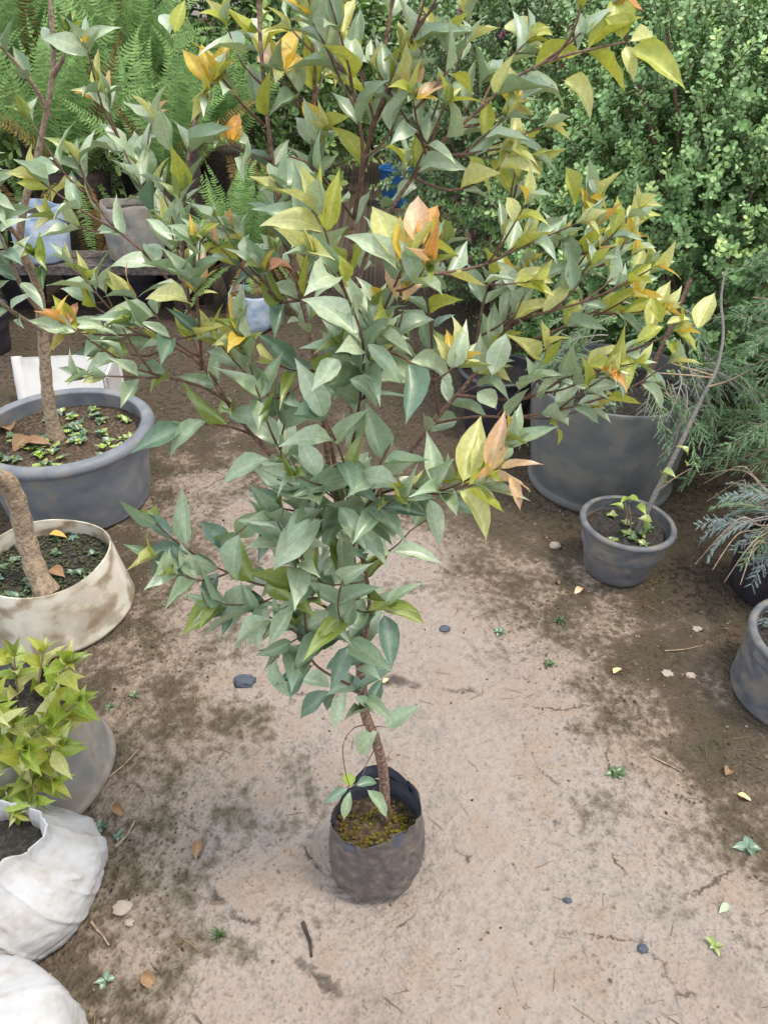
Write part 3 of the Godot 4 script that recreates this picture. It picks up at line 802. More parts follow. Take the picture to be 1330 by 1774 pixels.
	# ---- leaves read one by one from the photograph
	var H := [
		[800, 841, 832, 718, 0.75, 0.42, 5, 0], [846, 826, 873, 712, 0.75, 0.36, 8, 0], [862, 812, 941, 795, 0.75, 0.30, 8, 1], [838, 830, 933, 834, 0.745, 0.40, 8, 1], [880, 822, 908, 889, 0.74, 0.35, 8, 1], [792, 848, 870, 926, 0.74, 0.34, 5, 2], [758, 846, 740, 750, 0.77, 0.36, 2, 0], [742, 860, 766, 948, 0.76, 0.42, 2, 1], [695, 846, 600, 813, 0.78, 0.42, 2, 1],
		[1078, 72, 1064, -18, 0.94, 0.58, 4, 0], [1086, 74, 1168, 72, 0.94, 0.40, 5, 2], [1083, 78, 1097, 133, 0.93, 0.45, 5, 1], [1088, 80, 1188, 138, 0.93, 0.44, 4, 0], [972, 138, 1049, 187, 0.95, 0.36, 5, 2], [895, 178, 1000, 125, 0.95, 0.30, 2, 2], [1000, 92, 1005, 20, 0.95, 0.22, 2, 3],
		[181, 187, 129, 148, 1.0, 0.32, 7, 0], [183, 186, 160, 110, 1.0, 0.30, 7, 0], [186, 187, 178, 98, 1.0, 0.26, 6, 1], [188, 200, 205, 130, 1.0, 0.3, 1, 1],
		[121, 566, 78, 528, 0.85, 0.34, 7, 1], [122, 562, 133, 520, 0.85, 0.34, 9, 0], [121, 570, 84, 601, 0.85, 0.34, 8, 1], [128, 568, 215, 572, 0.85, 0.34, 2, 1],
		[456, 472, 404, 440, 0.92, 0.30, 9, 2], [459, 472, 466, 434, 0.92, 0.34, 9, 0], [463, 472, 514, 443, 0.92, 0.30, 9, 2],
		[344, 506, 352, 434, 0.85, 0.38, 8, 0], [330, 526, 250, 494, 0.85, 0.46, 5, 1], [341, 508, 318, 478, 0.85, 0.36, 6, 0], [350, 508, 380, 504, 0.85, 0.36, 5, 1],
		[557, 382, 539, 337, 0.78, 0.32, 8, 0], [559, 382, 561, 338, 0.78, 0.36, 7, 0], [561, 382, 578, 350, 0.78, 0.34, 7, 0],
		[692, 462, 645, 347, 0.80, 0.40, 5, 0], [700, 460, 692, 372, 0.80, 0.40, 6, 0], [726, 432, 720, 332, 0.80, 0.44, 8, 0], [734, 432, 754, 346, 0.80, 0.38, 7, 0], [688, 522, 668, 460, 0.81, 0.34, 8, 0], [694, 522, 733, 486, 0.81, 0.36, 8, 1], [690, 470, 610, 384, 0.80, 0.34, 2, 1],
		[784, 636, 753, 580, 0.80, 0.34, 5, 0], [785, 632, 774, 568, 0.80, 0.32, 6, 0], [790, 633, 804, 572, 0.80, 0.36, 7, 0], [792, 636, 838, 618, 0.80, 0.34, 5, 1],
		[714, 172, 716, 90, 0.95, 0.42, 8, 0], [718, 174, 781, 130, 0.95, 0.42, 8, 1], [717, 172, 760, 165, 0.95, 0.36, 6, 1],
		[884, 183, 880, 107, 0.98, 0.34, 5, 0], [881, 182, 862, 138, 0.98, 0.36, 6, 0], [888, 182, 912, 150, 0.98, 0.36, 6, 1],
		[364, 152, 314, 80, 0.95, 0.34, 6, 0], [366, 150, 350, 68, 0.95, 0.32, 6, 0], [370, 150, 396, 64, 0.95, 0.34, 6, 0], [373, 152, 412, 86, 0.95, 0.34, 4, 1],
		[490, 128, 439, 64, 1.0, 0.38, 8, 1], [492, 129, 516, 38, 1.0, 0.38, 6, 0], [494, 129, 528, 76, 1.0, 0.34, 6, 2],
		[396, 252, 362, 208, 0.95, 0.30, 7, 0], [398, 252, 414, 190, 0.95, 0.32, 7, 0], [401, 252, 420, 212, 0.95, 0.32, 6, 0],
		[554, 240, 524, 164, 0.98, 0.34, 6, 0], [557, 240, 556, 184, 0.98, 0.36, 6, 0], [560, 240, 580, 184, 0.98, 0.34, 6, 0],
		[588, 62, 568, -30, 0.94, 0.40, 6, 0], [594, 62, 612, -10, 0.94, 0.38, 5, 0], [720, 90, 745, 15, 0.97, 0.36, 5, 0], [716, 95, 722, 30, 0.97, 0.36, 4, 0],
		[906, 76, 880, 14, 1.02, 0.42, 5, 1], [910, 74, 969, 34, 1.02, 0.38, 4, 2], [912, 77, 966, 92, 1.02, 0.42, 5, 1], [302, 60, 318, -2, 0.95, 0.46, 4, 0], [296, 62, 276, 10, 0.95, 0.36, 2, 1],
		[996, 362, 982, 288, 1.0, 0.24, 4, 3], [1028, 382, 1022, 275, 1.0, 0.22, 2, 3], [1030, 385, 1005, 318, 1.0, 0.26, 6, 0], [1020, 342, 1058, 352, 1.0, 0.28, 6, 2],
		[1206, 574, 1235, 502, 0.92, 0.46, 5, 0], [1146, 562, 1128, 508, 0.92, 0.36, 4, 0], [1150, 566, 1096, 588, 0.92, 0.40, 4, 1], [1164, 570, 1212, 604, 0.92, 0.48, 4, 0], [1150, 562, 1208, 545, 0.92, 0.32, 5, 1], [1122, 585, 1158, 478, 0.92, 0.30, 5, 0], [1160, 590, 1182, 634, 0.92, 0.34, 4, 0], [1085, 612, 1086, 672, 0.92, 0.40, 4, 1], [1108, 664, 1166, 706, 0.9, 0.26, 2, 2], [995, 700, 1080, 692, 0.9, 0.36, 2, 1], [958, 700, 1010, 655, 0.9, 0.46, 2, 1],
		[664, 1052, 728, 1002, 0.87, 0.36, 1, 1], [664, 1060, 682, 1156, 0.87, 0.42, 0, 0], [656, 1264, 606, 1310, 0.91, 0.46, 2, 1], [666, 1262, 722, 1221, 0.905, 0.46, 1, 0],
		[604, 1366, 559, 1388, 0.86, 0.34, 0, 1], [607, 1368, 592, 1428, 0.855, 0.32, 1, 1], [614, 1362, 662, 1346, 0.87, 0.36, 0, 2], [634, 1366, 676, 1417, 0.86, 0.34, 1, 0], [607, 1364, 600, 1336, 0.86, 0.75, 11, 0],
		[576, 1192, 498, 1162, 0.89, 0.42, 2, 2], [577, 1196, 506, 1240, 0.89, 0.34, 0, 1], [600, 1198, 570, 1264, 0.895, 0.36, 2, 1], [606, 1200, 672, 1158, 0.90, 0.36, 0, 0], [612, 1206, 662, 1238, 0.90, 0.40, 1, 1], [586, 1196, 552, 1232, 0.89, 0.3, 0, 1],
		[562, 898, 460, 976, 0.80, 0.44, 2, 1], [560, 880, 480, 935, 0.79, 0.40, 1, 1], [585, 875, 636, 950, 0.80, 0.42, 1, 0], [548, 892, 462, 782, 0.80, 0.42, 2, 1], [555, 835, 520, 752, 0.80, 0.42, 2, 1], [590, 620, 542, 672, 0.78, 0.50, 2, 0], [625, 592, 535, 490, 0.79, 0.38, 2, 1], [632, 592, 706, 668, 0.79, 0.36, 1, 1], [600, 655, 680, 700, 0.79, 0.36, 1, 2], [850, 655, 880, 565, 0.84, 0.46, 2, 1], [860, 710, 825, 665, 0.86, 0.5, 2, 1],
		[300, 938, 246, 880, 0.89, 0.34, 0, 1], [300, 942, 326, 1016, 0.88, 0.50, 0, 0], [298, 945, 258, 1018, 0.89, 0.34, 0, 1], [402, 958, 348, 894, 0.88, 0.42, 0, 1], [380, 990, 345, 1045, 0.87, 0.46, 0, 1], [402, 1062, 320, 1056, 0.86, 0.34, 0, 1], [404, 1060, 384, 1100, 0.86, 0.40, 0, 0], [410, 1058, 470, 1040, 0.86, 0.44, 1, 1], [445, 1065, 418, 1012, 0.85, 0.40, 1, 0],
		[362, 728, 274, 786, 0.86, 0.34, 1, 2], [470, 795, 378, 820, 0.81, 0.36, 1, 1], [545, 1150, 482, 1205, 0.86, 0.40, 0, 1], [540, 1120, 612, 1060, 0.83, 0.46, 1, 1], [560, 1160, 640, 1135, 0.86, 0.42, 0, 1], [560, 1000, 596, 950, 0.82, 0.5, 2, 0], [530, 1090, 612, 1100, 0.84, 0.46, 1, 1],
		[250, 350, 232, 218, 0.98, 0.40, 1, 0], [150, 315, 120, 245, 0.95, 0.42, 2, 0], [215, 278, 118, 222, 1.0, 0.26, 2, 2], [150, 325, 62, 322, 0.95, 0.32, 5, 2], [300, 440, 268, 318, 0.95, 0.42, 2, 0],
	]
	for e in H:
		hero(float(e[0]), float(e[1]), float(e[2]), float(e[3]), e[4], e[5], e[6], e[7], rr(-0.02, 0.02))
	lay_leaves(root, 300)

# ---------------------------------------------------------------- pots
func soil_disc(r: float, y: float, sd: int) -> ArrayMesh:
	var b := MB.new()
	var sn := FastNoiseLite.new(); sn.seed = sd; sn.frequency = 0.12
	for i in 11:
		for k in 40:
			var a := TAU * k / 40.0
			var q := r * i / 10.0
			b.vert(Vector3(cos(a) * q, y + sn.get_noise_2d(cos(a) * q * 200, sin(a) * q * 200) * 0.012, -sin(a) * q))
	b.grid(11, 40, 0, true)
	return b.mesh()

func lathe_mesh(prof: Array, segs := 56, f = null) -> ArrayMesh:
	var b := MB.new()
	b.lathe(prof, segs, f)
	return b.mesh()

func rolled_pot(root: Node3D, R: float, rb: float, h: float, mat: Material, lip: float, tilt := Basis.IDENTITY) -> void:
	var body := [Vector2(0.001, 0.004), Vector2(rb * 0.9, 0.0), Vector2(rb * 0.98, 0.004), Vector2(rb, 0.014), Vector2(lerpf(rb, R, 0.45), h * 0.45), Vector2(lerpf(rb, R, 0.78) , h * 0.78), Vector2(lerpf(rb, R, 0.78) + 0.004, h * 0.785), Vector2(R * 0.985, h - lip * 1.1), Vector2(R * 0.99, h - lip * 0.6)]
	part(root, "pot_wall", lathe_mesh(body), mat, Transform3D(tilt, Vector3.ZERO))
	var rim := []
	for k in 13:
		var a := -PI * 0.62 + PI * 1.45 * k / 12.0
		rim.append(Vector2(R * 0.985 + cos(a) * lip * 0.62, h - lip * 0.55 + sin(a) * lip * 0.55))
	rim.append(Vector2(R * 0.955, h - lip * 1.6)); rim.append(Vector2(R * 0.93, h * 0.55))
	part(root, "rim", lathe_mesh(rim), mat, Transform3D(tilt, Vector3.ZERO))

func clump_weeds(root: Node3D, n: int, r: float, y: float, cols: Array, sz := 0.03) -> void:
	for k in n:
		var a := rr(0, TAU)
		var q := r * sqrt(rng.randf())
		var b := MB.new()
		for s in 5:
			var aa := TAU * s / 5.0 + rr(-0.4, 0.4)
			var dir := Vector3(cos(aa), rr(0.4, 1.2), sin(aa))
			b.put(leaf_builder(rng.randi() % 3, cols[rng.randi() % cols.size()]), frame(dir, Vector3.UP, Vector3.ZERO, sz * 0.75, sz * rr(0.8, 1.3), sz))
		part(root, "weed", b.mesh(), M.leaf, Transform3D(Basis.IDENTITY, Vector3(cos(a) * q, y, sin(a) * q)))

func tree_leaves(path: Array, gap: float, L: float, cols: Array, from := 0.3) -> void:
	grow(path, from, gap, L, 0.38, func(_a, _f): return cols[rng.randi() % cols.size()], true)

func build_left_side() -> void:
	# big blue-grey pot with a small tree
	var c := Vector3(-1.09, 0, -2.30)
	var root := thing("potted_tree", "slender bare-stemmed young tree in the big blue-grey plastic pot", "potted tree", c)
	rolled_pot(root, 0.283, 0.245, 0.30, M.blue_pot, 0.040)
	part(root, "soil", soil_disc(0.272, 0.235, 8), M.soil)
	var tp := []
	for q in [[92, 738, 2.32], [84, 690, 2.32], [76, 590, 2.32], [64, 490, 2.30], [36, 425, 2.26], [44, 350, 2.25], [72, 240, 2.25], [92, 120, 2.25], [88, 10, 2.26], [86, -60, 2.26]]:
		tp.append(P(q[0], q[1], q[2]))
	tp[0].y = 0.225
	var path := smooth_path(tp, 0.03)
	var tb := MB.new()
	var trad := []; var tpp := []
	for i in path.size():
		var s := float(i) / (path.size() - 1)
		trad.append((0.0055 + 0.0175 * pow(1.0 - s, 1.5)) * (1.0 + 0.07 * sin(i * 1.9) + 0.5 * exp(-s * 40.0)))
		tpp.append(path[i] - c)
	tb.tube(tpp, trad, 9)
	part(root, "trunk", tb.mesh(), M.pale_bark)
	tree_leaves(path, 0.16, 0.10, [10, 11, 1], 0.80)
	for e in [[[74, 572, 2.31], [30, 545, 2.2], [-10, 515, 2.1], [-60, 470, 2.0]], [[70, 540, 2.31], [40, 500, 2.2], [15, 440, 2.1], [-10, 380, 2.05], [-25, 300, 2.0]], [[40, 420, 2.26], [15, 390, 2.2], [-10, 350, 2.1], [-40, 250, 2.05]], [[85, 200, 2.25], [60, 150, 2.2], [20, 100, 2.15], [-20, 60, 2.1]], [[92, 130, 2.25], [110, 100, 2.2], [118, 60, 2.2]], [[60, 480, 2.3], [75, 455, 2.22], [60, 440, 2.15]]]:
		var pts := []
		for q in e: pts.append(P(q[0], q[1], q[2]))
		var p2 := smooth_path(pts, 0.03)
		part(root, "branch", stem_mesh(p2, 0.008, 0.003, c, 6), M.pale_bark)
		tree_leaves(p2, 0.065 if e.size() > 3 else 0.085, 0.105 if e.size() > 3 else 0.09, [1, 2, 1, 0, 2] if e.size() > 3 else [11, 10, 3], 0.25)
	lay_leaves(root, 300)
	clump_weeds(root, 60, 0.23, 0.238, [10, 10, 3, 0, 11], 0.027)
	# dry leaves lying on its soil
	var k := 0
	for q in [[40, 768, "curled pink-brown dry leaf against the left rim inside the big blue-grey pot"], [55, 755, "broad tan dry leaf lying inside the big blue-grey pot"], [20, 748, "folded brown dry leaf at the back of the soil in the blue-grey pot"]]:
		var g := G(q[0], q[1], 0.25)
		solo("dry_leaf", leaf_mesh(k % 3, 12), M.dry, frame(Vector3(cos(k * 2.0), 0.1, sin(k * 2.0)), Vector3.UP, g, 0.06, 0.10, 0.1), q[2], "leaf", "dry leaves on the pot soil")
		k += 1
	# white cut bucket with a thick stump
	c = Vector3(-0.965, 0, -1.71)
	root = thing("potted_stump", "bent thick grey trunk growing in the dirty white cut bucket", "potted tree", c)
	var wob := func(p: Vector3, a: float, t: float) -> Vector3: return Vector3(p.x * (1 + 0.02 * sin(2 * a + 0.4) + 0.008 * sin(5 * a)), p.y + 0.006 * sin(3 * a + 1.0) * t, p.z * (1 + 0.012 * sin(3 * a)))
	part(root, "bucket_wall", lathe_mesh([Vector2(0.001, 0.003), Vector2(0.196, 0.0), Vector2(0.212, 0.004), Vector2(0.215, 0.016), Vector2(0.208, 0.028), Vector2(0.210, 0.045), Vector2(0.197, 0.12), Vector2(0.184, 0.20), Vector2(0.181, 0.203), Vector2(0.178, 0.20), Vector2(0.184, 0.13)], 64, wob), M.white_bucket)
	part(root, "soil", soil_disc(0.186, 0.148, 18), M.dark_soil)
	tp = []
	for q in [[84, 1030, 1.62], [66, 995, 1.64], [46, 935, 1.66], [30, 870, 1.66], [8, 832, 1.64], [-30, 822, 1.58], [-70, 790, 1.5]]:
		tp.append(P(q[0], q[1], q[2]))
	tp[0].y = 0.138
	path = smooth_path(tp, 0.02)
	var b := MB.new()
	var rad := []; var pp := []
	for i in path.size():
		var s := float(i) / (path.size() - 1)
		rad.append((0.029 - 0.009 * s) * (1.0 + 0.30 * exp(-s * 14.0) + 0.07 * sin(i * 1.3) + 0.09 * exp(-pow((s - 0.6) * 12.0, 2))))
		pp.append(path[i] - c)
	b.tube(pp, rad, 12)
	part(root, "trunk", b.mesh(), M.pale_bark)
	clump_weeds(root, 22, 0.15, 0.148, [10, 10, 0], 0.022)
	var mx := []; var mc := []
	for i in 1100:
		var a := rr(0, TAU); var q := 0.178 * sqrt(rng.randf())
		mx.append(Transform3D(Basis(Vector3.UP, rr(0, 6)).scaled(Vector3.ONE * rr(0.004, 0.010)), Vector3(cos(a) * q, 0.148, sin(a) * q)))
		mc.append(lin(62, 78, 48).lerp(lin(92, 88, 62), rng.randf()))
	many(root, "moss", M.tuft, M.small_leaf, mx, mc)
	solo("dry_leaf", leaf_mesh(1, 7), M.dry, frame(Vector3(1, 0.15, 0.2), Vector3.UP, G(85, 925, 0.165), 0.035, 0.06, 0.06), "small orange fallen leaf on the soil in the white cut bucket", "leaf", "dry leaves on the pot soil")
	solo("dry_leaf", leaf_mesh(0, 12), M.dry, frame(Vector3(0.8, 0.1, 0.5), Vector3.UP, G(86, 985, 0.160), 0.04, 0.07, 0.06), "tan fallen leaf beside the trunk in the white cut bucket", "leaf", "dry leaves on the pot soil")
	# grey bucket with the yellow-green plant
	c = Vector3(-0.86, 0, -1.13)
	root = thing("potted_citrus", "yellow-green bushy plant in the grey bucket that widens at its foot", "potted plant", c)
	part(root, "bucket_wall", lathe_mesh([Vector2(0.001, 0.003), Vector2(0.200, 0.0), Vector2(0.214, 0.004), Vector2(0.218, 0.014), Vector2(0.212, 0.024), Vector2(0.206, 0.030), Vector2(0.205, 0.05), Vector2(0.186, 0.13), Vector2(0.167, 0.215), Vector2(0.165, 0.219), Vector2(0.162, 0.216), Vector2(0.172, 0.16)], 64, wob), M.grey_bucket)
	part(root, "soil", soil_disc(0.170, 0.185, 28), M.dark_soil)
	for e in [[[30, 1330, 1.2], [60, 1250, 1.16], [95, 1190, 1.12], [115, 1150, 1.1]], [[25, 1330, 1.2], [30, 1250, 1.2], [30, 1190, 1.2], [25, 1140, 1.2]], [[35, 1330, 1.18], [75, 1290, 1.1], [110, 1240, 1.07], [135, 1215, 1.05]], [[30, 1340, 1.15], [50, 1330, 1.05], [70, 1340, 1.0], [90, 1350, 0.97]], [[20, 1330, 1.2], [0, 1270, 1.15], [-20, 1210, 1.1], [-40, 1160, 1.1]], [[20, 1340, 1.15], [15, 1350, 1.0], [10, 1370, 0.95], [20, 1390, 0.93]], [[28, 1325, 1.2], [55, 1220, 1.22], [70, 1165, 1.24], [75, 1135, 1.25]], [[20, 1330, 1.15], [40, 1295, 1.08], [62, 1265, 1.05], [82, 1252, 1.03]], [[10, 1330, 1.15], [15, 1290, 1.08], [22, 1250, 1.04]], [[25, 1335, 1.1], [58, 1312, 1.04], [85, 1300, 1.0], [102, 1290, 0.98]], [[5, 1330, 1.1], [-5, 1300, 1.05], [0, 1270, 1.02], [-5, 1240, 1.0]], [[25, 1335, 1.08], [45, 1335, 1.02], [55, 1348, 0.98], [60, 1372, 0.95]], [[15, 1335, 1.08], [20, 1320, 1.03], [30, 1310, 1.0], [42, 1300, 0.97]]]:
		var pts := []
		for q in e: pts.append(P(q[0], q[1], q[2]))
		pts[0] = Vector3(c.x + rr(-0.02, 0.02), 0.19, c.z + rr(-0.02, 0.02))
		var p2 := smooth_path(pts, 0.02)
		part(root, "stem", stem_mesh(p2, 0.004, 0.0018, c, 6), M.pale_bark)
		tree_leaves(p2, 0.036, 0.086, [4, 11, 4, 11, 3, 5], 0.45)
	lay_leaves(root, 300)
	# white sacks
	make_sack(Vector3(-0.740, 0, -0.835), 0.174, 0.19, true, "white woven sack of dark soil with its mouth rolled open", 3)
	make_sack(Vector3(-0.655, 0, -0.495), 0.165, 0.28, false, "nearest white sack, bulging and smooth, at the photo's lower left corner", 9)
	# white trough behind the big pot
	c = Vector3(-1.36, 0, -2.98)
	root = thing("plastic_trough", "white plastic trough lying tilted behind the big blue-grey pot", "trough", c)
	b = MB.new()
	b.box(Vector3(-0.21, 0.0, -0.012), Vector3(0.19, 0.20, 0.012), 0.006)
	part(root, "side_panel", b.mesh(true), M.white, Transform3D(Basis(Vector3.UP, 0.12) * Basis(Vector3.RIGHT, -0.3), Vector3(0, 0.004, -0.08)))
	for sx in [-0.215, 0.195]:
		var tb2 := MB.new()
		tb2.tube([Vector3(sx, -0.004, 0.0), Vector3(sx, 0.1, 0.002), Vector3(sx, 0.206, 0.0)], [0.024, 0.024, 0.022], 14)
		part(root, "rolled_edge", tb2.mesh(), M.white, Transform3D(Basis(Vector3.UP, 0.12) * Basis(Vector3.RIGHT, -0.3), Vector3(0, 0.004, -0.08)))
	b = MB.new()
	b.box(Vector3(-0.21, -0.012, 0.02), Vector3(0.19, 0.012, 0.22), 0.006)
	part(root, "base_panel", b.mesh(true), M.white, Transform3D(Basis(Vector3.UP, 0.12), Vector3(0, 0.016, -0.08)))
	b = MB.new()
	b.box(Vector3(0.192, 0.0, -0.01), Vector3(0.214, 0.20, 0.22), 0.006)
	part(root, "end_panel", b.mesh(true), M.white, Transform3D(Basis(Vector3.UP, 0.12), Vector3(0, 0.006, -0.08)))

func make_sack(c: Vector3, R: float, h: float, open: bool, label: String, sd: int) -> void:
	var root := thing("white_sack", label, "sack", c, "white sacks by the path")
	var n := FastNoiseLite.new(); n.seed = sd; n.frequency = 0.75; n.fractal_octaves = 2
	var wob := func(p: Vector3, a: float, t: float) -> Vector3:
		var w := n.get_noise_3d(cos(a) * 0.9, p.y * 4.0, sin(a) * 0.9) * 0.09
		var q := n.get_noise_3d(cos(a + p.y * 2.5) * 3.2, p.y * 7.0, sin(a + p.y * 2.5) * 3.2)
		var q2 := n.get_noise_3d(cos(a) * 1.6 + 7.0, p.y * 34.0 + a * 1.5, sin(a) * 1.6)
		var fold := -0.045 * pow(1.0 - absf(q), 14.0) * smoothstep(0.05, 0.5, t) + 0.030 * pow(1.0 - absf(q2), 12.0) * (1.0 - 0.6 * t)
		var s := 1.0 + w - fold
		var lean := smoothstep(0.35, 1.0, t) * 0.02
		if open:
			var mouth := smoothstep(0.6, 1.0, t)
			s *= 1.0 + mouth * (0.10 * sin(3.0 * a + 0.7) + 0.07 * sin(5.0 * a + 2.0) + 0.03 * sin(13.0 * a))
		return Vector3(p.x * s - lean, p.y + 0.012 * sin(a * 2.0 + sd) * t + n.get_noise_2d(a * 2.0, 9.0) * 0.012 * t + p.x * 0.14 * t * t, p.z * s * 0.95)
	var prof := []
	for k in 43:
		var t := k / 42.0
		var a := t * PI * (0.60 if open else 0.86)
		prof.append(Vector2(R * (0.80 + 0.22 * sin(a * 1.25)) * (1.0 - smoothstep(0.55 if open else 0.70, 1.0, t) * (0.36 if open else 0.90)), h * (1.0 - cos(a)) / (1.0 - cos(PI * (0.60 if open else 0.86)))))
	prof[0] = Vector2(R * 0.70, 0.0)
	if open:
		var e: Vector2 = prof[42]
		prof.append(e + Vector2(-0.0015, 0.014)); prof.append(e + Vector2(-0.003, 0.0155)); prof.append(e + Vector2(-0.006, 0.013)); prof.append(e + Vector2(-0.012, -0.01)); prof.append(e + Vector2(-0.012, -0.035)); prof.append(e + Vector2(0.0, -0.08))
	part(root, "sack_cloth", lathe_mesh(prof, 200, wob), M.sack)
	if open:
		part(root, "soil", soil_disc(R * 0.64, h - 0.046, sd), M.dark_soil, Transform3D(Basis(Vector3.BACK, 0.1), Vector3(-0.02, 0, 0)))
	else:
		var b := MB.new()      # gathered neck
		b.lathe([Vector2(R * 0.13, h * 0.97), Vector2(R * 0.10, h * 1.05), Vector2(R * 0.22, h * 1.18), Vector2(R * 0.20, h * 1.19)], 32, func(p, a, t): return Vector3(p.x * (1 + 0.25 * sin(a * 6)), p.y + 0.01 * sin(a * 3) * t, p.z * (1 + 0.25 * sin(a * 6))))
		part(root, "gathered_neck", b.mesh(), M.sack)

# ---------------------------------------------------------------- shelf and ferns
func frond_builder(sd: int, ci: Array) -> MB:
	var r := RandomNumberGenerator.new(); r.seed = sd
	var b := MB.new()
	var path := []
	var bend := r.randf_range(0.3, 1.1)
	var y := 0.0; var z := 0.0; var x := 0.0
	var sway := r.randf_range(-0.25, 0.25)
	for i in 45:
		var s := i / 44.0
		path.append(Vector3(x, y, z))
		var ph := bend * (s * 1.4)
		y += cos(ph) / 44.0; z -= sin(ph) / 44.0; x += sway * s / 44.0
	var rad := []
	for i in 45: rad.append(0.005 * (1.0 - i / 48.0))
	b.tube(path, rad, 3, ci[2])
	for i in range(3, 45):
		var s := i / 44.0
		var L := 0.078 * sin(PI * clampf(0.12 + s * 0.9, 0, 1)) * r.randf_range(0.85, 1.1) + 0.006
		var p: Vector3 = path[i]
		var t: Vector3 = (path[i] - path[i - 1]).normalized()
		for sd2 in [-1.0, 1.0]:
			if r.randf() < 0.04: continue
			var dir: Vector3 = (Vector3.RIGHT * sd2 + t * r.randf_range(0.1, 0.35) + Vector3(0, 0, r.randf_range(-0.15, 0.2))).normalized()
			var w := t * 0.0125
			var col: Color = ci[0].lerp(ci[1], r.randf())
			var a0 := b.vert(p - w * 0.5, col); var a1 := b.vert(p + w * 0.5, col)
			var m0 := b.vert(p + dir * L * 0.55 - w * 0.6 + Vector3(0, 0, 0.006), col); var m1 := b.vert(p + dir * L * 0.55 + w * 0.5 + Vector3(0, 0, 0.006), col)
			var e := b.vert(p + dir * L + t * 0.008, col)
			b.tri(a0, a1, m0); b.tri(a1, m1, m0); b.tri(m0, m1, e)
	return b

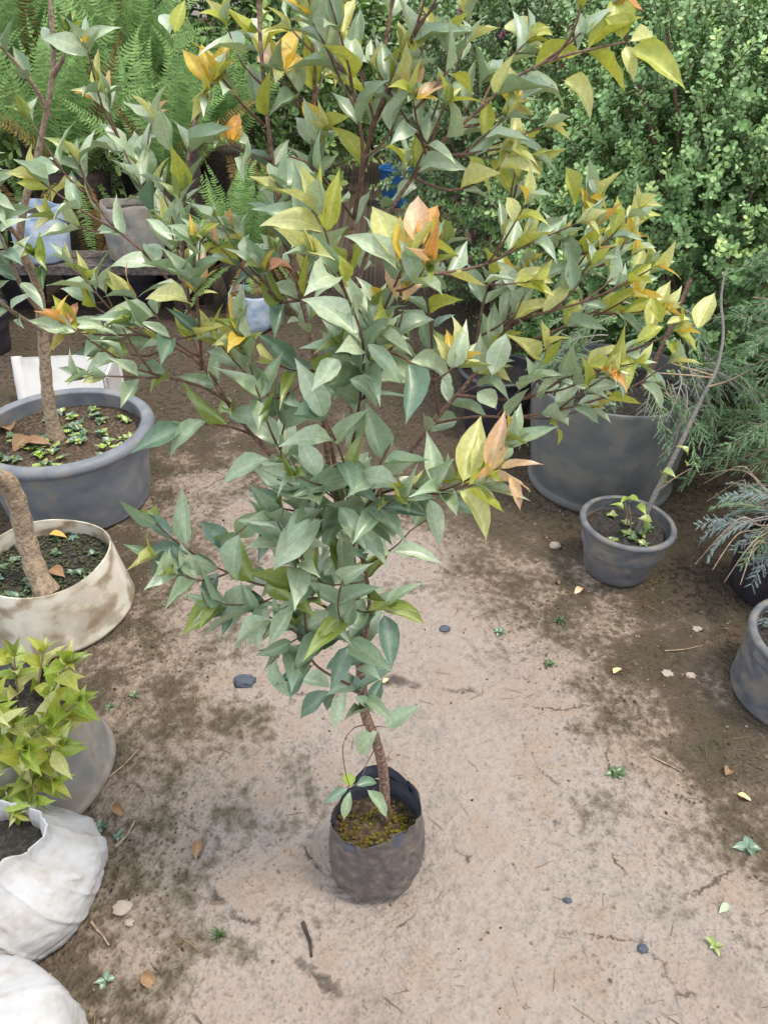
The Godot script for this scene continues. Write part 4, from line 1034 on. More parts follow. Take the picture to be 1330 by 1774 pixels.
func build_ferns() -> void:
	var green := []
	var brown := []
	for k in 7:
		green.append(frond_builder(100 + k, [lin(88, 122, 70), lin(132, 162, 98), lin(146, 158, 92)]).mesh())
	for k in 3:
		brown.append(frond_builder(140 + k, [lin(106, 84, 56), lin(138, 122, 74), lin(96, 74, 56)]).mesh())
	# each fern: foot, number of fronds, length, lean, label
	var F := [
		[Vector3(-2.35, 0.62, -4.75), 62, 0.80, "fern clump with long upright fronds at the photo's left edge above the shelf"],
		[Vector3(-1.75, 0.60, -4.70), 64, 0.85, "large fern clump with tall upright fronds behind the blue-white bag on the shelf"],
		[Vector3(-1.20, 0.55, -4.60), 60, 0.80, "fern clump with feathery fronds above the grey bag on the shelf"],
		[Vector3(-2.05, 1.05, -5.15), 56, 0.78, "high fern clump reaching the top left corner of the photo"],
		[Vector3(-1.45, 1.02, -5.10), 56, 0.78, "high fern clump at the photo's top beside the dark gap"],
		[Vector3(-0.72, 0.26, -4.25), 34, 0.60, "arching pale fern low behind the red-leaved twig, beside the dark post"],
		[Vector3(-0.95, 0.70, -5.0), 30, 0.70, "small shaded fern behind the dark post"],
	]
	for e in F:
		var at: Vector3 = e[0]
		var root := thing("fern", e[3], "fern", Vector3(at.x, 0, at.z), "ferns along the back left")
		var b := MB.new()
		b.lathe([Vector2(0.001, 0.0), Vector2(0.13, 0.0), Vector2(0.16, at.y * 0.5), Vector2(0.17, at.y), Vector2(0.10, at.y + 0.03), Vector2(0.001, at.y + 0.035)], 20, func(p, a, t): return Vector3(p.x * (1 + 0.1 * sin(a * 5 + p.y * 9)), p.y, p.z * (1 + 0.1 * sin(a * 4))))
		part(root, "root_mass", b.mesh(), M.post)
		for k in int(e[1]):
			var a: float = TAU * k / e[1] * 3.0 + rr(-0.3, 0.3)
			var out := Vector3(cos(a), 0, sin(a))
			var lean := rr(0.05, 0.55)
			var dir := (Vector3.UP * (1.0 - lean * 0.5) + out * lean + Vector3(0, 0, 0.12)).normalized()
			var L: float = e[2] * rr(0.65, 1.1)
			var dead := rng.randf() < 0.025
			part(root, "frond", brown[rng.randi() % 3] if dead else green[rng.randi() % 7], M.dry if dead else M.fern, frame(dir, Vector3.UP * 0.4 - out * 0.2 + Vector3(0, 0, 0.9) + rdir() * 0.4, Vector3(0, at.y, 0) + out * 0.06, L * 0.9, L, L))
		# old fronds hanging down in front
		for k in 10:
			var a := rr(0.15, PI - 0.15)
			var out := Vector3(cos(a), 0, sin(a))
			var L: float = e[2] * rr(0.5, 0.75)
			var dead := rng.randf() < 0.7
			part(root, "frond", brown[rng.randi() % 3] if dead else green[rng.randi() % 7], M.dry if dead else M.fern, frame((out * 0.7 + Vector3.DOWN * rr(0.1, 0.9)).normalized(), Vector3.UP + out, Vector3(0, at.y + 0.01, 0) + out * 0.14, L, L, L))
	# shelf
	var root := thing("plank_bench", "low weathered plank bench carrying pots in the back left", "bench", Vector3(-1.6, 0, -4.15))
	for k in 2:
		var b := MB.new()
		b.box(Vector3(-0.95, 0.255, -0.14 + k * 0.15), Vector3(0.62, 0.305, 0.0 + k * 0.15), 0.005)
		part(root, "plank", b.mesh(true), M.plank)
	for q in [Vector3(-0.88, 0, -0.08), Vector3(0.5, 0, -0.08), Vector3(-0.88, 0, 0.09), Vector3(0.5, 0, 0.09)]:
		var b := MB.new()
		b.box(q + Vector3(-0.03, -0.01, -0.025), q + Vector3(0.03, 0.252, 0.025), 0.004)
		part(root, "leg", b.mesh(true), M.post)
	poly_bag(Vector3(-1.79, 0.306, -4.12), 0.135, 0.27, M.blue_bag, "blue-white plastic grow bag standing on the left of the plank bench", 2)
	poly_bag(Vector3(-1.30, 0.306, -4.12), 0.145, 0.29, M.grey_bucket, "grey plastic grow bag standing on the right of the plank bench", 5)
	poly_bag(Vector3(-0.70, 0, -3.92), 0.115, 0.20, M.blue_bag, "small blue plastic bag of soil on the ground before the bench", 7)
	poly_bag(Vector3(-1.42, 0, -3.72), 0.075, 0.12, M.grey_pot, "little grey pot half hidden under the plank bench", 8)
	var under := [[-2.05, -4.32, "black pot added for darkness at the left end under the plank bench"], [-1.72, -4.42, "black pot added for darkness under the bench below the blue-white bag"], [-1.40, -4.40, "black pot added for darkness in the middle under the plank bench"], [-1.12, -4.36, "black pot added for darkness at the right end under the plank bench"], [-2.30, -3.95, "black pot added for darkness left of the bench at the photo's left edge"], [-1.98, -3.62, "black pot added for darkness on the dark soil behind the big pot, at the left edge"]]
	for q in under:  # invented pots, put in to make the space around the bench dark
		var r2 := thing("black_pot", q[2], "pot", Vector3(q[0], 0, q[1]), "black pots added around the bench for darkness")
		rolled_pot(r2, 0.14, 0.11, 0.23, M.black_pot, 0.016)
		part(r2, "soil", soil_disc(0.13, 0.19, 12), M.dark_soil)
	# dark post
	solo("wooden_post", stem_mesh([Vector3(-1.02, -0.02, -4.32), Vector3(-1.02, 0.5, -4.33), Vector3(-1.0, 0.7, -4.34), Vector3(-0.99, 0.86, -4.35)], 0.045, 0.035, Vector3.ZERO, 9), M.post, Transform3D.IDENTITY, "dark upright post behind the bench, between the ferns", "post")

func poly_bag(c: Vector3, R: float, h: float, mat: Material, label: String, sd: int) -> void:
	var root := thing("poly_bag", label, "grow bag", c, "plastic grow bags in the back left")
	var wob := func(p: Vector3, a: float, t: float) -> Vector3:
		var s := 1.0 + 0.04 * sin(a * 3.0 + sd) + 0.025 * sin(a * 8.0 + p.y * 30.0 + sd) + 0.02 * sin(p.y * 55.0 + a * 2.0)
		return Vector3(p.x * s, p.y + 0.012 * sin(a * 3.0 + sd) * t, p.z * s)
	part(root, "bag_wall", lathe_mesh([Vector2(0.001, 0.002), Vector2(R * 0.8, 0), Vector2(R * 0.95, 0.02), Vector2(R, h * 0.25), Vector2(R * 1.02, h * 0.5), Vector2(R, h * 0.75), Vector2(R * 0.97, h * 0.93), Vector2(R * 0.95, h), Vector2(R * 0.9, h * 0.99), Vector2(R * 0.92, h * 0.8)], 48, wob), mat)
	part(root, "soil", soil_disc(R * 0.93, h * 0.86, sd), M.dark_soil)

# ---------------------------------------------------------------- shrubs
func sprig_builder(sd: int, n: int, c0: Color, c1: Color, lsz: float, wr: float) -> MB:
	var r := RandomNumberGenerator.new(); r.seed = sd
	var b := MB.new()
	var bend := Vector3(r.randf_range(-0.3, 0.3), 0, r.randf_range(-0.3, 0.3))
	var path := []
	for i in 5:
		var s := i / 4.0
		path.append(Vector3(0, s, 0) + bend * s * s)
	b.tube(path, [0.022, 0.02, 0.016, 0.012, 0.006], 3, lin(120, 112, 72))
	for k in n:
		var s := 0.12 + 0.88 * k / float(n - 1)
		var p := Vector3(0, s, 0) + bend * s * s
		var a := k * 2.4 + r.randf_range(-0.4, 0.4)
		var dir := Vector3(cos(a), r.randf_range(0.3, 1.1), sin(a)).normalized()
		var L := lsz * r.randf_range(0.75, 1.25) * (1.0 - 0.25 * s)
		var side := dir.cross(Vector3.UP).normalized()
		var nn := side.cross(dir)
		var W := L * wr
		var col := c0.lerp(c1, clampf(s * 0.7 + r.randf_range(-0.2, 0.35), 0, 1))
		var p0 := b.vert(p, col)
		var l1 := b.vert(p + dir * L * 0.45 + side * W * 0.42 + nn * L * 0.06, col); var r1 := b.vert(p + dir * L * 0.45 - side * W * 0.42 + nn * L * 0.06, col)
		var l2 := b.vert(p + dir * L * 0.8 + side * W * 0.40, col); var r2 := b.vert(p + dir * L * 0.8 - side * W * 0.40, col)
		var e := b.vert(p + dir * L - nn * L * 0.04, col)
		b.tri(p0, l1, r1); b.tri(l1, l2, r1); b.tri(r1, l2, r2); b.tri(l2, e, r2)
	return b

# an uneven mound of leafy twigs: inner mass as stuff, the twigs nearest the path one by one
func shrub(called: String, label: String, at: Vector3, rad: Vector3, twigs: int, mass: int, size: float, cols: Array, sd: int, group: String, lw := [0.235, 0.66]) -> Node3D:
	var root := thing(called, label, "shrub", Vector3(at.x, 0, at.z), group)
	var n := FastNoiseLite.new(); n.seed = sd; n.frequency = 0.9; n.fractal_octaves = 3
	var ms := []
	for k in 5:
		ms.append(sprig_builder(sd * 10 + k, 15, cols[0], cols[1], lw[0], lw[1]).mesh())
	for k in 2:
		ms.append(sprig_builder(sd * 10 + 7 + k, 15, cols[1], cols[2], lw[0], lw[1]).mesh())
	var one := sprig_builder(sd * 10 + 9, 16, cols[0], cols[1], lw[0], lw[1]).mesh()
	for k in 9:
		var a := rr(0, TAU)
		var tip := Vector3(cos(a) * rad.x * 0.7, at.y + rad.y * rr(0.2, 0.8), sin(a) * rad.z * 0.7)
		part(root, "stem", stem_mesh(smooth_path([Vector3(cos(a) * 0.06, -0.01, sin(a) * 0.06), tip * 0.5 + Vector3(0, 0.1, 0), tip], 0.1), 0.014, 0.005, Vector3.ZERO, 5), M.bark)
	var xf := []; var cs := []
	var placed := 0
	var tries := 0
	while (placed < twigs or xf.size() < mass) and tries < 60000:
		tries += 1
		var o := rdir()
		var bulge := 1.0 + n.get_noise_3d(o.x * 2.2, o.y * 2.2, o.z * 2.2) * 0.42 + n.get_noise_3d(o.x * 7, o.y * 7, o.z * 7 + 9) * 0.16
		var depth := 1.0 - 0.55 * pow(rng.randf(), 1.8)
		var p := Vector3(0, at.y, 0) + o * rad * bulge * depth
		if p.y < 0.05: continue
		var dir := (o * 0.8 + Vector3.UP * 0.55 + rdir() * 0.6).normalized()
		var s := size * rr(0.7, 1.35)
		var t := frame(dir, rdir(), p, s, s, s)
		var toward := (EYE - (p + root.position)).normalized()
		if placed < twigs and depth > 0.93 and o.dot(toward) > 0.15:
			part(root, "twig", ms[rng.randi() % ms.size()], M.small_leaf, t)
			placed += 1
		elif xf.size() < mass:
			xf.append(t)
			var g := rr(0.6, 1.15)
			cs.append(Color(g, g, g * rr(0.85, 1.0)))
	many(root, "foliage", one, M.small_leaf, xf, cs)
	return root

func flower_mesh(c: Color) -> ArrayMesh:
	var b := MB.new()
	for ring in 2:
		for k in 7:
			var a := TAU * k / 7.0 + ring * 0.4
			var dir := Vector3(cos(a), 0.5 + ring * 0.9, sin(a)).normalized()
			var f := frame(dir, Vector3.UP, Vector3.ZERO, 0.35, 1.0 - 0.3 * ring, 1)
			var i0 := b.vert(f * Vector3(0, 0, 0), c); var i1 := b.vert(f * Vector3(-0.5, 0.5, 0.05), c); var i2 := b.vert(f * Vector3(0.5, 0.5, 0.05), c); var i3 := b.vert(f * Vector3(0, 1, -0.05), c.lightened(0.1))
			b.tri(i0, i1, i2); b.tri(i1, i3, i2)
	return b.mesh()

func build_right_side() -> void:
	var bush := [lin(98, 136, 88), lin(152, 186, 128), lin(194, 212, 132)]
	shrub("small_leaved_shrub", "big dense small-leaved green shrub filling the right side behind the pots", Vector3(1.42, 0.72, -3.30), Vector3(0.95, 0.95, 0.72), 300, 5600, 0.102, bush, 61, "green shrubs along the right")
	shrub("small_leaved_shrub", "tall small-leaved shrub behind the big one, reaching the top right corner", Vector3(1.75, 1.15, -4.25), Vector3(1.15, 1.0, 0.70), 160, 4200, 0.112, [lin(94, 124, 78), lin(142, 172, 108), lin(182, 200, 118)], 62, "green shrubs along the right")
	var fl := shrub("flowering_shrub", "thin twiggy shrub with a few magenta flowers behind the centre", Vector3(0.62, 0.80, -4.30), Vector3(0.62, 0.95, 0.50), 160, 1300, 0.11, [lin(86, 114, 84), lin(138, 164, 118), lin(176, 190, 130)], 63, "green shrubs along the right")
	var fm := flower_mesh(lin(150, 52, 110))
	for q in [[762, 58], [778, 66], [880, 46], [790, 130], [800, 20], [872, 62]]:
		var p := P(q[0], q[1], 3.72)
		part(fl, "flower", fm, M.young, Transform3D(Basis.from_euler(Vector3(0.9, rr(0, 6), 0)).scaled(Vector3.ONE * 0.026), p - fl.position))
	solo("tree_trunk", stem_mesh([Vector3(0.86, -0.02, -4.1), Vector3(0.85, 0.6, -4.08), Vector3(0.83, 1.3, -4.05), Vector3(0.84, 2.4, -4.05)], 0.042, 0.034, Vector3.ZERO, 10), M.bark, Transform3D.IDENTITY, "brown-purple tree trunk rising among the shrubs at the photo's top", "tree trunk")
	# drum pot
	var c := Vector3(0.80, 0, -2.43)
	var root := thing("drum_pot", "large grey tapered drum pot standing below the green shrub", "pot", c)
	part(root, "pot_wall", lathe_mesh([Vector2(0.001, 0.003), Vector2(0.245, 0.0), Vector2(0.258, 0.005), Vector2(0.262, 0.02), Vector2(0.256, 0.034), Vector2(0.252, 0.042), Vector2(0.262, 0.12), Vector2(0.277, 0.26), Vector2(0.288, 0.38), Vector2(0.290, 0.40), Vector2(0.291, 0.412), Vector2(0.286, 0.416), Vector2(0.281, 0.41), Vector2(0.276, 0.33)], 64), M.drum)
	part(root, "soil", soil_disc(0.276, 0.34, 38), M.dark_soil)
	# black pot
	c = Vector3(0.46, 0, -2.85)
	root = thing("black_pot", "black plastic pot in the shade left of the grey drum pot", "pot", c)
	rolled_pot(root, 0.155, 0.125, 0.26, M.black_pot, 0.018)
	part(root, "soil", soil_disc(0.146, 0.215, 48), M.dark_soil)
	# small blue pot with leaning stem
	c = Vector3(0.735, 0, -1.905)
	root = thing("potted_sapling", "bare leaning sapling in the small dusty blue plastic pot", "potted plant", c)
	rolled_pot(root, 0.137, 0.102, 0.185, M.dusty_pot, 0.017, Basis(Vector3.FORWARD, 0.05))
	part(root, "soil", soil_disc(0.122, 0.142, 58), M.dark_soil)
	var pts := []
	for q in [[1104, 915, 1.90], [1135, 855, 1.92], [1175, 775, 1.95], [1215, 690, 2.0], [1240, 640, 2.04], [1252, 580, 2.1], [1248, 520, 2.16], [1255, 470, 2.2]]:
		pts.append(P(q[0], q[1], q[2]))
	pts[0].y = 0.135
	var path := smooth_path(pts, 0.03)
	part(root, "stem", stem_mesh(path, 0.0095, 0.003, c, 8), M.grey_bark)
	for e in [[[1140, 850, 1.92], [1165, 830, 1.9], [1195, 812, 1.88]], [[1236, 655, 2.03], [1190, 650, 2.0], [1120, 645, 1.95]], [[1238, 652, 2.03], [1180, 635, 2.02], [1160, 628, 2.0]], [[1225, 670, 2.0], [1260, 660, 1.98], [1300, 640, 1.95]]]:
		var p2 := []
		for q in e: p2.append(P(q[0], q[1], q[2]))
		part(root, "twig", stem_mesh(smooth_path(p2, 0.03), 0.0035, 0.0015, c, 5), M.pale_bark)
	for q in [[1090, 870], [1080, 885], [1100, 878], [1085, 862], [1130, 905], [1115, 918], [1145, 820], [1150, 838], [1195, 805], [1190, 790]]:
		var p := P(q[0], q[1], 1.88)
		recs.append({"x": frame(Vector3(rr(-1, 1), 0.5, rr(-0.3, 1)), Vector3.UP, p, 0.03, 0.05, 0.05), "c": 11 if q[0] < 1110 else 3, "s": rng.randi() % 3, "w": 1.0})
	for q in [[1092, 905], [1086, 900]]:
		part(root, "twig", stem_mesh([P(q[0], q[1] + 10, 1.9), P(q[0], q[1] - 10, 1.89), P(q[0] - 4, q[1] - 30, 1.88)], 0.003, 0.0015, c, 5), M.pale_bark)
	lay_leaves(root)
	clump_weeds(root, 8, 0.09, 0.144, [10, 3], 0.022)
	# right edge pot
	c = Vector3(1.08, 0, -1.38)
	root = thing("potted_juniper", "blue-grey pot at the right edge holding the trailing silvery juniper tips", "potted plant", c)
	rolled_pot(root, 0.158, 0.165, 0.205, M.dusty_pot, 0.018)
	part(root, "soil", soil_disc(0.146, 0.165, 68), M.dark_soil)
	junipers()

func spray_builder(sd: int, c0: Color, c1: Color, wood: Color, droop: float, dense := 1.0) -> MB:
	var r := RandomNumberGenerator.new(); r.seed = sd
	var b := MB.new()
	var path := []
	var p := Vector3.ZERO
	var d := Vector3.UP
	for i in 13:
		path.append(p)
		p += d / 12.0
		d = (d + Vector3(r.randf_range(-0.12, 0.12), 0, -droop / 12.0 + r.randf_range(-0.05, 0.05))).normalized()
	var rad := []
	for i in 13: rad.append(0.011 * (1.0 - i / 15.0))
	b.tube(path, rad, 4, wood)
	for i in range(2, 13):
		for sd2 in [-1.0, 1.0]:
			for rep in 2:
				if r.randf() > dense * 0.8: continue
				var q: Vector3 = path[i] - (path[i] - path[i - 1]) * r.randf()
				var t: Vector3 = (path[i] - path[i - 1]).normalized()
				var dir: Vector3 = (t * r.randf_range(0.6, 1.0) + Vector3.RIGHT * sd2 * r.randf_range(0.5, 0.9) + Vector3(0, 0, r.randf_range(-0.45, 0.45))).normalized()
				var L := r.randf_range(0.12, 0.27) * (1.1 - 0.55 * i / 12.0)
				var col := c0.lerp(c1, r.randf())
				var tip: Vector3 = q + dir * L + Vector3(0, 0, -0.02)
				b.tube([q, q + dir * L * 0.5, tip], [0.004, 0.0035, 0.002], 3, col, false)
				var m := int(11 * dense) + 3
				for k in m:
					var s := (k + 0.5) / m
					var o := q.lerp(tip, s)
					var nd: Vector3 = (dir * 0.9 + Vector3.RIGHT.rotated(Vector3.UP, r.randf_range(0, TAU)) * 0.7).normalized()
					var nl := 0.045 * (1.15 - 0.5 * s)
					var sidev: Vector3 = nd.cross(dir).normalized() * 0.0055
					var i0 := b.vert(o + sidev, col); var i1 := b.vert(o - sidev, col); var i2 := b.vert(o + nd * nl, col.lerp(c1, 0.4))
					b.tri(i0, i1, i2)
	return b

func junipers() -> void:
	var grn := []; var slv := []; var dry := []
	for k in 6:
		grn.append(spray_builder(300 + k, lin(96, 128, 98), lin(152, 180, 138), lin(150, 134, 114), 0.9).mesh())
	for k in 4:
		slv.append(spray_builder(320 + k, lin(122, 146, 144), lin(182, 196, 196), lin(150, 138, 128), 1.2).mesh())
	for k in 3:
		dry.append(spray_builder(340 + k, lin(128, 128, 120), lin(170, 170, 164), lin(158, 150, 144), 1.4, 0.45).mesh())
	# feathery conifer standing right of the drum
	var c := Vector3(1.66, 0, -2.30)
	var root := thing("conifer_shrub", "feathery green conifer with drooping sprays at the right edge", "conifer", c, "conifers by the right edge")
	part(root, "trunk", stem_mesh(smooth_path([Vector3(0, -0.01, 0), Vector3(0.02, 0.5, 0), Vector3(-0.02, 1.1, 0), Vector3(0, 1.35, 0)], 0.1), 0.028, 0.01, Vector3.ZERO, 8), M.bark)
	for k in 150:
		var h := rr(0.12, 1.25)
		var a := rr(0, TAU)
		if k < 105:
			a = rr(1.5, 4.4)                            # fuller towards the light of the path
		var out := Vector3(cos(a), 0, sin(a))
		var reach := (0.10 + 0.40 * (1.0 - absf(h - 0.55) / 0.85)) * rr(0.3, 1.0)
		var L := rr(0.22, 0.36)
		part(root, "spray", grn[rng.randi() % 6], M.needle, frame((out + Vector3.UP * rr(-0.35, 0.5)).normalized(), Vector3.UP + rdir() * 0.5, Vector3(0, h, 0) + out * reach, L, L, L))
	for k in 12:
		var a := rr(1.4, 4.6)
		var h := rr(0.25, 1.0)
		part(root, "branch", stem_mesh([Vector3(0, h - 0.1, 0), Vector3(cos(a) * 0.25, h, sin(a) * 0.25), Vector3(cos(a) * 0.5, h + 0.02, sin(a) * 0.5)], 0.007, 0.003, Vector3.ZERO, 5), M.pale_bark)
	# low grey sprays over the drum
	c = Vector3(1.02, 0, -2.62)
	root = thing("conifer_shrub", "thin greyish conifer sprays leaning over the rim of the grey drum pot", "conifer", c, "conifers by the right edge")
	part(root, "trunk", stem_mesh([Vector3(-0.1, 0.33, 0.12), Vector3(-0.05, 0.5, 0.1), Vector3(0.0, 0.72, 0.08)], 0.012, 0.007, Vector3.ZERO, 7), M.bark)
	for k in 28:
		var a := rr(2.0, 5.9) if k % 2 == 0 else rr(0.3, 3.2)
		var out := Vector3(cos(a), 0, sin(a))
		var L := rr(0.18, 0.30)
		part(root, "spray", (dry[rng.randi() % 3] if rng.randf() < 0.35 else grn[rng.randi() % 6]), M.needle, frame((out + Vector3.UP * rr(-0.7, 0.4)).normalized(), Vector3.UP + rdir() * 0.5, Vector3(-0.08, rr(0.42, 0.70), 0.14) + out * rr(0.02, 0.26), L, L, L))
	for k in 24:
		var a := rr(0.0, 1.5)
		var rim := Vector3(-0.22 + cos(a) * 0.27, 0.43 + rr(0.0, 0.10), 0.19 + sin(a) * 0.27 * rr(0.6, 1.0))
		var L := rr(0.15, 0.30)
		var out := Vector3(cos(a), rr(-1.3, 0.35), sin(a))
		part(root, "spray", (dry[rng.randi() % 3] if rng.randf() < 0.3 else grn[rng.randi() % 6]), M.needle, frame(out.normalized(), Vector3.UP + rdir() * 0.5, rim, L, L, L))
	# silvery juniper in a dark bag
	c = Vector3(1.17, 0, -1.80)
	root = thing("potted_juniper", "silvery tangled juniper in the dark grow bag at the right edge", "potted plant", c, "conifers by the right edge")
	part(root, "grow_bag", lathe_mesh([Vector2(0.001, 0.002), Vector2(0.095, 0.0), Vector2(0.108, 0.01), Vector2(0.115, 0.08), Vector2(0.112, 0.17), Vector2(0.108, 0.20), Vector2(0.102, 0.198), Vector2(0.104, 0.15)], 40, func(p, a, t): return Vector3(p.x * (1 + 0.04 * sin(a * 5 + p.y * 30)), p.y, p.z * (1 + 0.04 * sin(a * 4)))), M.black_pot)
	part(root, "soil", soil_disc(0.104, 0.165, 78), M.dark_soil)
	part(root, "trunk", stem_mesh([Vector3(0, 0.155, 0), Vector3(0.01, 0.25, 0), Vector3(-0.02, 0.32, 0.02)], 0.012, 0.008, Vector3.ZERO, 7), M.pale_bark)
	for k in 56:
		var a := rr(1.2, 4.6) if k < 40 else rr(0, TAU)
		var out := Vector3(cos(a), 0, sin(a))
		var L := rr(0.11, 0.20)
		var kind := rng.randf()
		part(root, "spray", dry[rng.randi() % 3] if kind < 0.42 else (slv[rng.randi() % 4] if kind < 0.85 else grn[rng.randi() % 6]), M.needle, frame((out + Vector3.UP * rr(-0.35, 0.35)).normalized(), Vector3.UP + rdir() * 0.6, Vector3(0, rr(0.21, 0.33), 0) + out * rr(0.0, 0.10), L, L, L))
	for k in 9:                                         # wiry bare shoots that loop out of the tangle
		var a := rr(2.0, 4.2)
		var out := Vector3(cos(a), 0, sin(a))
		var h := rr(0.24, 0.36)
		part(root, "bare_shoot", stem_mesh(smooth_path([Vector3(0, 0.26, 0), out * 0.12 + Vector3(0, h, 0) + rdir() * 0.02, out * 0.20 + Vector3(0, h + 0.01, 0) + rdir() * 0.03, out * rr(0.24, 0.32) + Vector3(0, h - rr(0.04, 0.12), 0)], 0.015), 0.0026, 0.0013, Vector3.ZERO, 5), M.pale_bark)
	# trailing tips inside the right edge pot
	root = get_node("potted_juniper")
	for k in 14:
		var a := rr(0, TAU)
		part(root, "spray", slv[rng.randi() % 4], M.needle, frame(Vector3(cos(a), rr(0.3, 1.0), sin(a)).normalized(), Vector3.UP, Vector3(cos(a) * 0.04, 0.18, sin(a) * 0.04), 0.11, 0.11, 0.11))

func build_background() -> void:
	var far_green := [lin(94, 124, 78), lin(142, 172, 108), lin(182, 200, 118)]
	var k := 0
	for e in [[-3.1, -6.6, 1.2], [-1.4, -7.4, 1.3], [0.2, -9.4, 1.3], [1.7, -7.6, 1.3], [3.2, -6.2, 1.2]]:
		var lab: String = ["leafy shrub at the far left behind the ferns", "broad shrub behind the ferns, left of the path's end", "leafy shrub closing the far end of the path", "leafy shrub behind the flowering twigs, right of the path's end", "leafy shrub at the far right behind the small-leaved shrubs"][k]
		shrub("background_shrub", lab, Vector3(e[0], 1.0, e[1]), Vector3(1.25, e[2], 0.8), 60, 1500, 0.24, far_green, 70 + k, "shrubs in the background", [0.30, 0.5])
		k += 1
	# blue bucket far down the path
	var root := thing("blue_bucket", "blue plastic bucket far behind the shrub's centre", "bucket", Vector3(0.10, 0, -6.6))
	part(root, "bucket_wall", lathe_mesh([Vector2(0.001, 0.002), Vector2(0.10, 0), Vector2(0.105, 0.01), Vector2(0.135, 0.27), Vector2(0.143, 0.275), Vector2(0.143, 0.29), Vector2(0.130, 0.288), Vector2(0.105, 0.03)], 40), M.blue)
	var hp := []
	for i in 13:
		var a := PI * i / 12.0
		hp.append(Vector3(cos(a) * 0.14, 0.275 + sin(a) * 0.03, sin(a) * 0.13))
	var rd := []
	for i in 13: rd.append(0.003)
	var b := MB.new()
	b.tube(hp, rd, 5)
	part(root, "handle", b.mesh(), M.blue)

func pebble(sd: int) -> ArrayMesh:
	var b := MB.new()
	var n := FastNoiseLite.new(); n.seed = sd; n.frequency = 0.9
	for i in 9:
		for j in 14:
			var t := PI * i / 8.0; var a := TAU * j / 14.0
			var o := Vector3(sin(t) * cos(a), -cos(t), -sin(t) * sin(a))
			var r := 1.0 + n.get_noise_3d(o.x * 1.5, o.y * 1.5, o.z * 1.5) * 0.7
			b.vert(o * r)
	b.grid(9, 14, 0, true)
	return b.mesh()

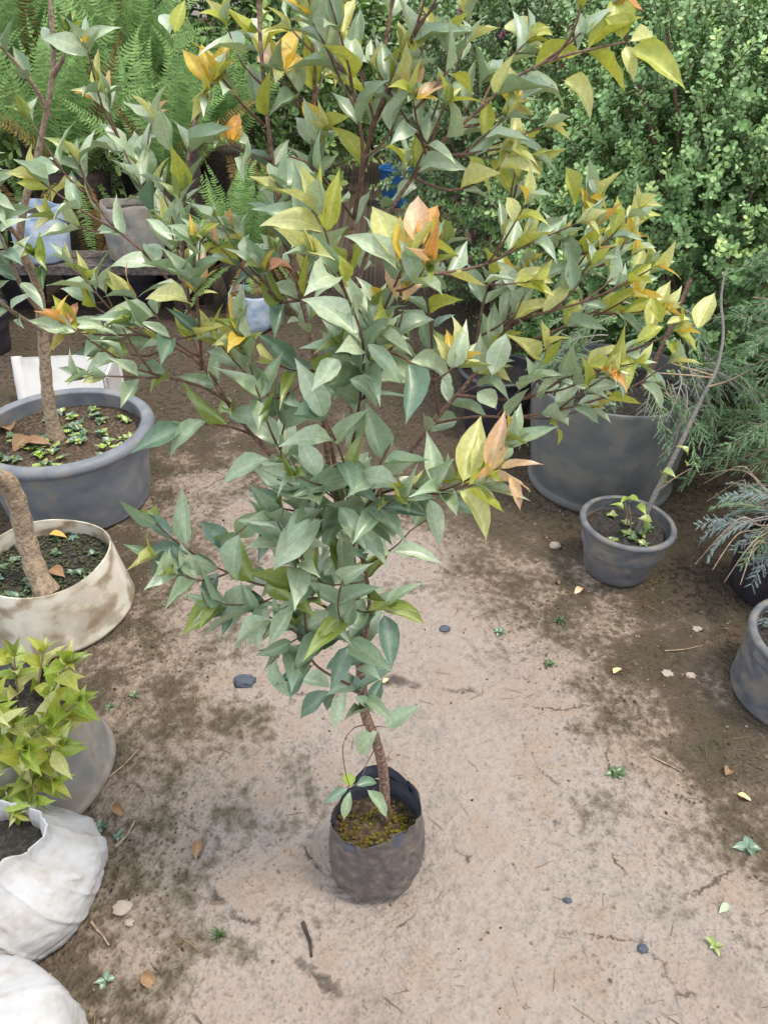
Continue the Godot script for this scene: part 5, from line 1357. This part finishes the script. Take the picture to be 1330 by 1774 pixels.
func build_details() -> void:
	# stones
	for e in [[426, 1182, 0.030, 0.35, "slate", "dark blue-grey stone lying left of the shrub's trunk on the path"], [1206, 1092, 0.014, 0.4, "stone", "round pale pebble below the silvery juniper"], [212, 1574, 0.020, 0.25, "stone", "flat tan stone beside the open white sack"], [1195, 1172, 0.014, 0.35, "stone", "pale chip left of the right edge pot"], [1155, 1168, 0.016, 0.3, "stone", "dull stone on the damp soil left of the pale chip"], [962, 946, 0.020, 0.5, "stone", "brown lump of earth in front of the grey drum pot"], [982, 1560, 0.008, 0.6, "slate", "tiny dark pebble on the bare path right of the grow bag"], [1112, 1645, 0.011, 0.5, "slate", "small dark clod at the lower right of the path"], [225, 1600, 0.010, 0.5, "stone", "little pebble right of the flat tan stone"], [770, 1090, 0.016, 0.25, "slate", "thin dark stone chip on the path right of the lower leaves"]]:
		var g := G(e[0], e[1])
		var s: float = e[2]
		solo("stone", pebble(int(e[0])), M[e[4]], Transform3D(Basis(Vector3.UP, rr(0, 6)).scaled(Vector3(s, s * e[3], s * 0.75)), Vector3(g.x, gh(g.x, g.z) + s * e[3] * 0.45, g.z)), e[5], "stone", "stones on the ground")
	# fallen leaves
	for e in [[1010, 1020, 0.045, 8, "pink fallen leaf in front of the small blue pot"], [968, 1015, 0.030, 12, "small pale fallen leaf left of the pink one near the small blue pot"], [245, 1690, 0.055, 12, "curled brown dry leaf on the dark soil at the lower left"], [1060, 1170, 0.040, 8, "pale bleached leaf on the path below the small blue pot"], [1255, 1345, 0.05, 12, "tan dry leaf below the right edge pot"], [195, 1400, 0.05, 12, "brown dry leaf beside the grey bucket's foot"], [345, 1455, 0.05, 12, "brown crumpled leaf on the pale crust left of the grow bag"], [1275, 1375, 0.04, 8, "pale dry leaf left of the green weed near the right edge"], [150, 1480, 0.04, 12, "dry leaf between the grey bucket and the white sack"], [1260, 1568, 0.034, 2, "pale green fallen leaf at the lower right of the path"], [660, 1185, 0.03, 8, "bleached leaf scrap on the path beside the trunk"]]:
		var g := G(e[0], e[1])
		var a := rr(0, TAU)
		solo("fallen_leaf", leaf_mesh(rng.randi() % 3, e[3]), M.dry, frame(Vector3(cos(a), rr(0.02, 0.12), sin(a)), Vector3.UP + rdir() * 0.25, Vector3(g.x, gh(g.x, g.z) + 0.005, g.z), e[2] * 0.45, e[2], e[2]), e[4], "leaf", "fallen leaves on the ground")
	# sticks
	for e in [[200, 1470, 235, 1425, 0.004, "pale straight stick beside the grey bucket"], [525, 1600, 540, 1660, 0.004, "short dark root end sticking out of the path below the grow bag"], [185, 1350, 240, 1300, 0.0025, "thin dry stalk right of the grey bucket"], [1150, 1130, 1215, 1120, 0.002, "thin bare twig on the soil left of the right edge pot"], [1130, 1310, 1180, 1335, 0.0025, "short twig right of the weed on the path"], [160, 1600, 190, 1640, 0.003, "brown stalk at the foot of the open white sack"]]:
		var g0 := G(e[0], e[1]); var g1 := G(e[2], e[3])
		var r: float = e[4]
		var mid := (g0 + g1) / 2 + Vector3(0.006, 0, 0.004)
		for q in 1:
			g0.y = gh(g0.x, g0.z) + r; g1.y = gh(g1.x, g1.z) + r; mid.y = gh(mid.x, mid.z) + r * 1.4
		solo("stick", stem_mesh([g0, g0.lerp(mid, 0.5) + Vector3(0, 0.001, 0.002), mid, g1.lerp(mid, 0.5), g1], r, r * 0.6, mid, 6), M.post if e[5].contains("dark") else M.pale_bark, Transform3D(Basis.IDENTITY, mid), e[5], "stick", "sticks on the ground")
	# weeds
	for e in [[1066, 1338, 0.026, 8, 10, "grey-green weed seedling on the path right of the grow bag"], [1296, 1470, 0.036, 4, 0, "pale broad-leaved seedling near the right edge"], [176, 1436, 0.024, 6, 0, "small four-leaved seedling beside the grey bucket's foot"], [190, 1224, 0.018, 4, 10, "tiny round seedling below the white cut bucket"], [232, 1206, 0.018, 4, 10, "tiny seedling right of the one below the white bucket"], [380, 1622, 0.022, 10, 10, "grassy green tuft on the path at the lower left"], [950, 1152, 0.022, 6, 10, "small green weed on the path below the mossy patch"], [968, 1078, 0.026, 9, 10, "dark green weed on the moss in front of the small blue pot"], [866, 1096, 0.022, 6, 0, "blue-green weed at the edge of the mossy patch"], [1236, 1640, 0.020, 5, 3, "tiny olive weed at the photo's lower right"], [184, 1700, 0.022, 4, 0, "two-leaved sprout on dark soil near the nearest sack"], [205, 1452, 0.020, 5, 0, "grey-green sprout beside the pale straight stick"], [1180, 640, 0.03, 6, 11, "bright green weed under the conifer sprays"]]:
		var g := G(e[0], e[1])
		var root := thing("weed_seedling", e[5], "weed", Vector3(g.x, gh(g.x, g.z), g.z), "weeds sprouting from the ground")
		var s: float = e[2]
		for k in int(e[3]):
			var a: float = TAU * k / e[3] + rr(-0.4, 0.4)
			var dir := Vector3(cos(a), rr(0.15, 0.9), sin(a))
			part(root, "leaf", leaf_mesh(rng.randi() % 3, e[4]), M.leaf, frame(dir, Vector3.UP, Vector3(0, 0.001, 0), s * (0.55 if e[3] < 9 else 0.22), s * rr(0.8, 1.25), s))

func _ready() -> void:
	rng.seed = 20240611
	# camera, sky, sun, exposure
	var cam := Camera3D.new()
	cam.name = "camera"
	add_child(cam)
	cam.position = EYE
	cam.rotation_degrees = Vector3(-PITCH, 0, 0)
	cam.fov = rad_to_deg(2.0 * atan(887.0 / FOC))
	cam.near = 0.05
	cam.far = 200.0
	cam.current = true
	var env := Environment.new()
	env.background_mode = Environment.BG_SKY
	var sm := ProceduralSkyMaterial.new()
	sm.sky_top_color = Color(0.87, 0.90, 0.93)
	sm.sky_horizon_color = Color(0.88, 0.90, 0.90)
	sm.sky_curve = 0.25
	sm.ground_bottom_color = Color(0.36, 0.33, 0.30)
	sm.ground_horizon_color = Color(0.62, 0.62, 0.60)
	var sky := Sky.new()
	sky.sky_material = sm
	env.sky = sky
	env.tonemap_mode = Environment.TONE_MAPPER_LINEAR
	env.tonemap_exposure = 2.2
	env.sdfgi_enabled = true
	env.ssao_enabled = true
	env.ssil_enabled = true
	var we := WorldEnvironment.new()
	we.name = "environment"
	we.environment = env
	add_child(we)
	var sun := DirectionalLight3D.new()
	sun.name = "sun"
	sun.light_energy = 0.5
	sun.light_color = Color(1.0, 0.96, 0.89)
	sun.light_angular_distance = 12.0
	sun.shadow_enabled = true
	add_child(sun)
	sun.look_at_from_position(Vector3(0.55, 1.3, 0.12), Vector3.ZERO)

	make_materials()
	build_ground()
	build_background()
	build_ferns()
	build_right_side()
	build_left_side()
	build_main_plant()
	build_details()
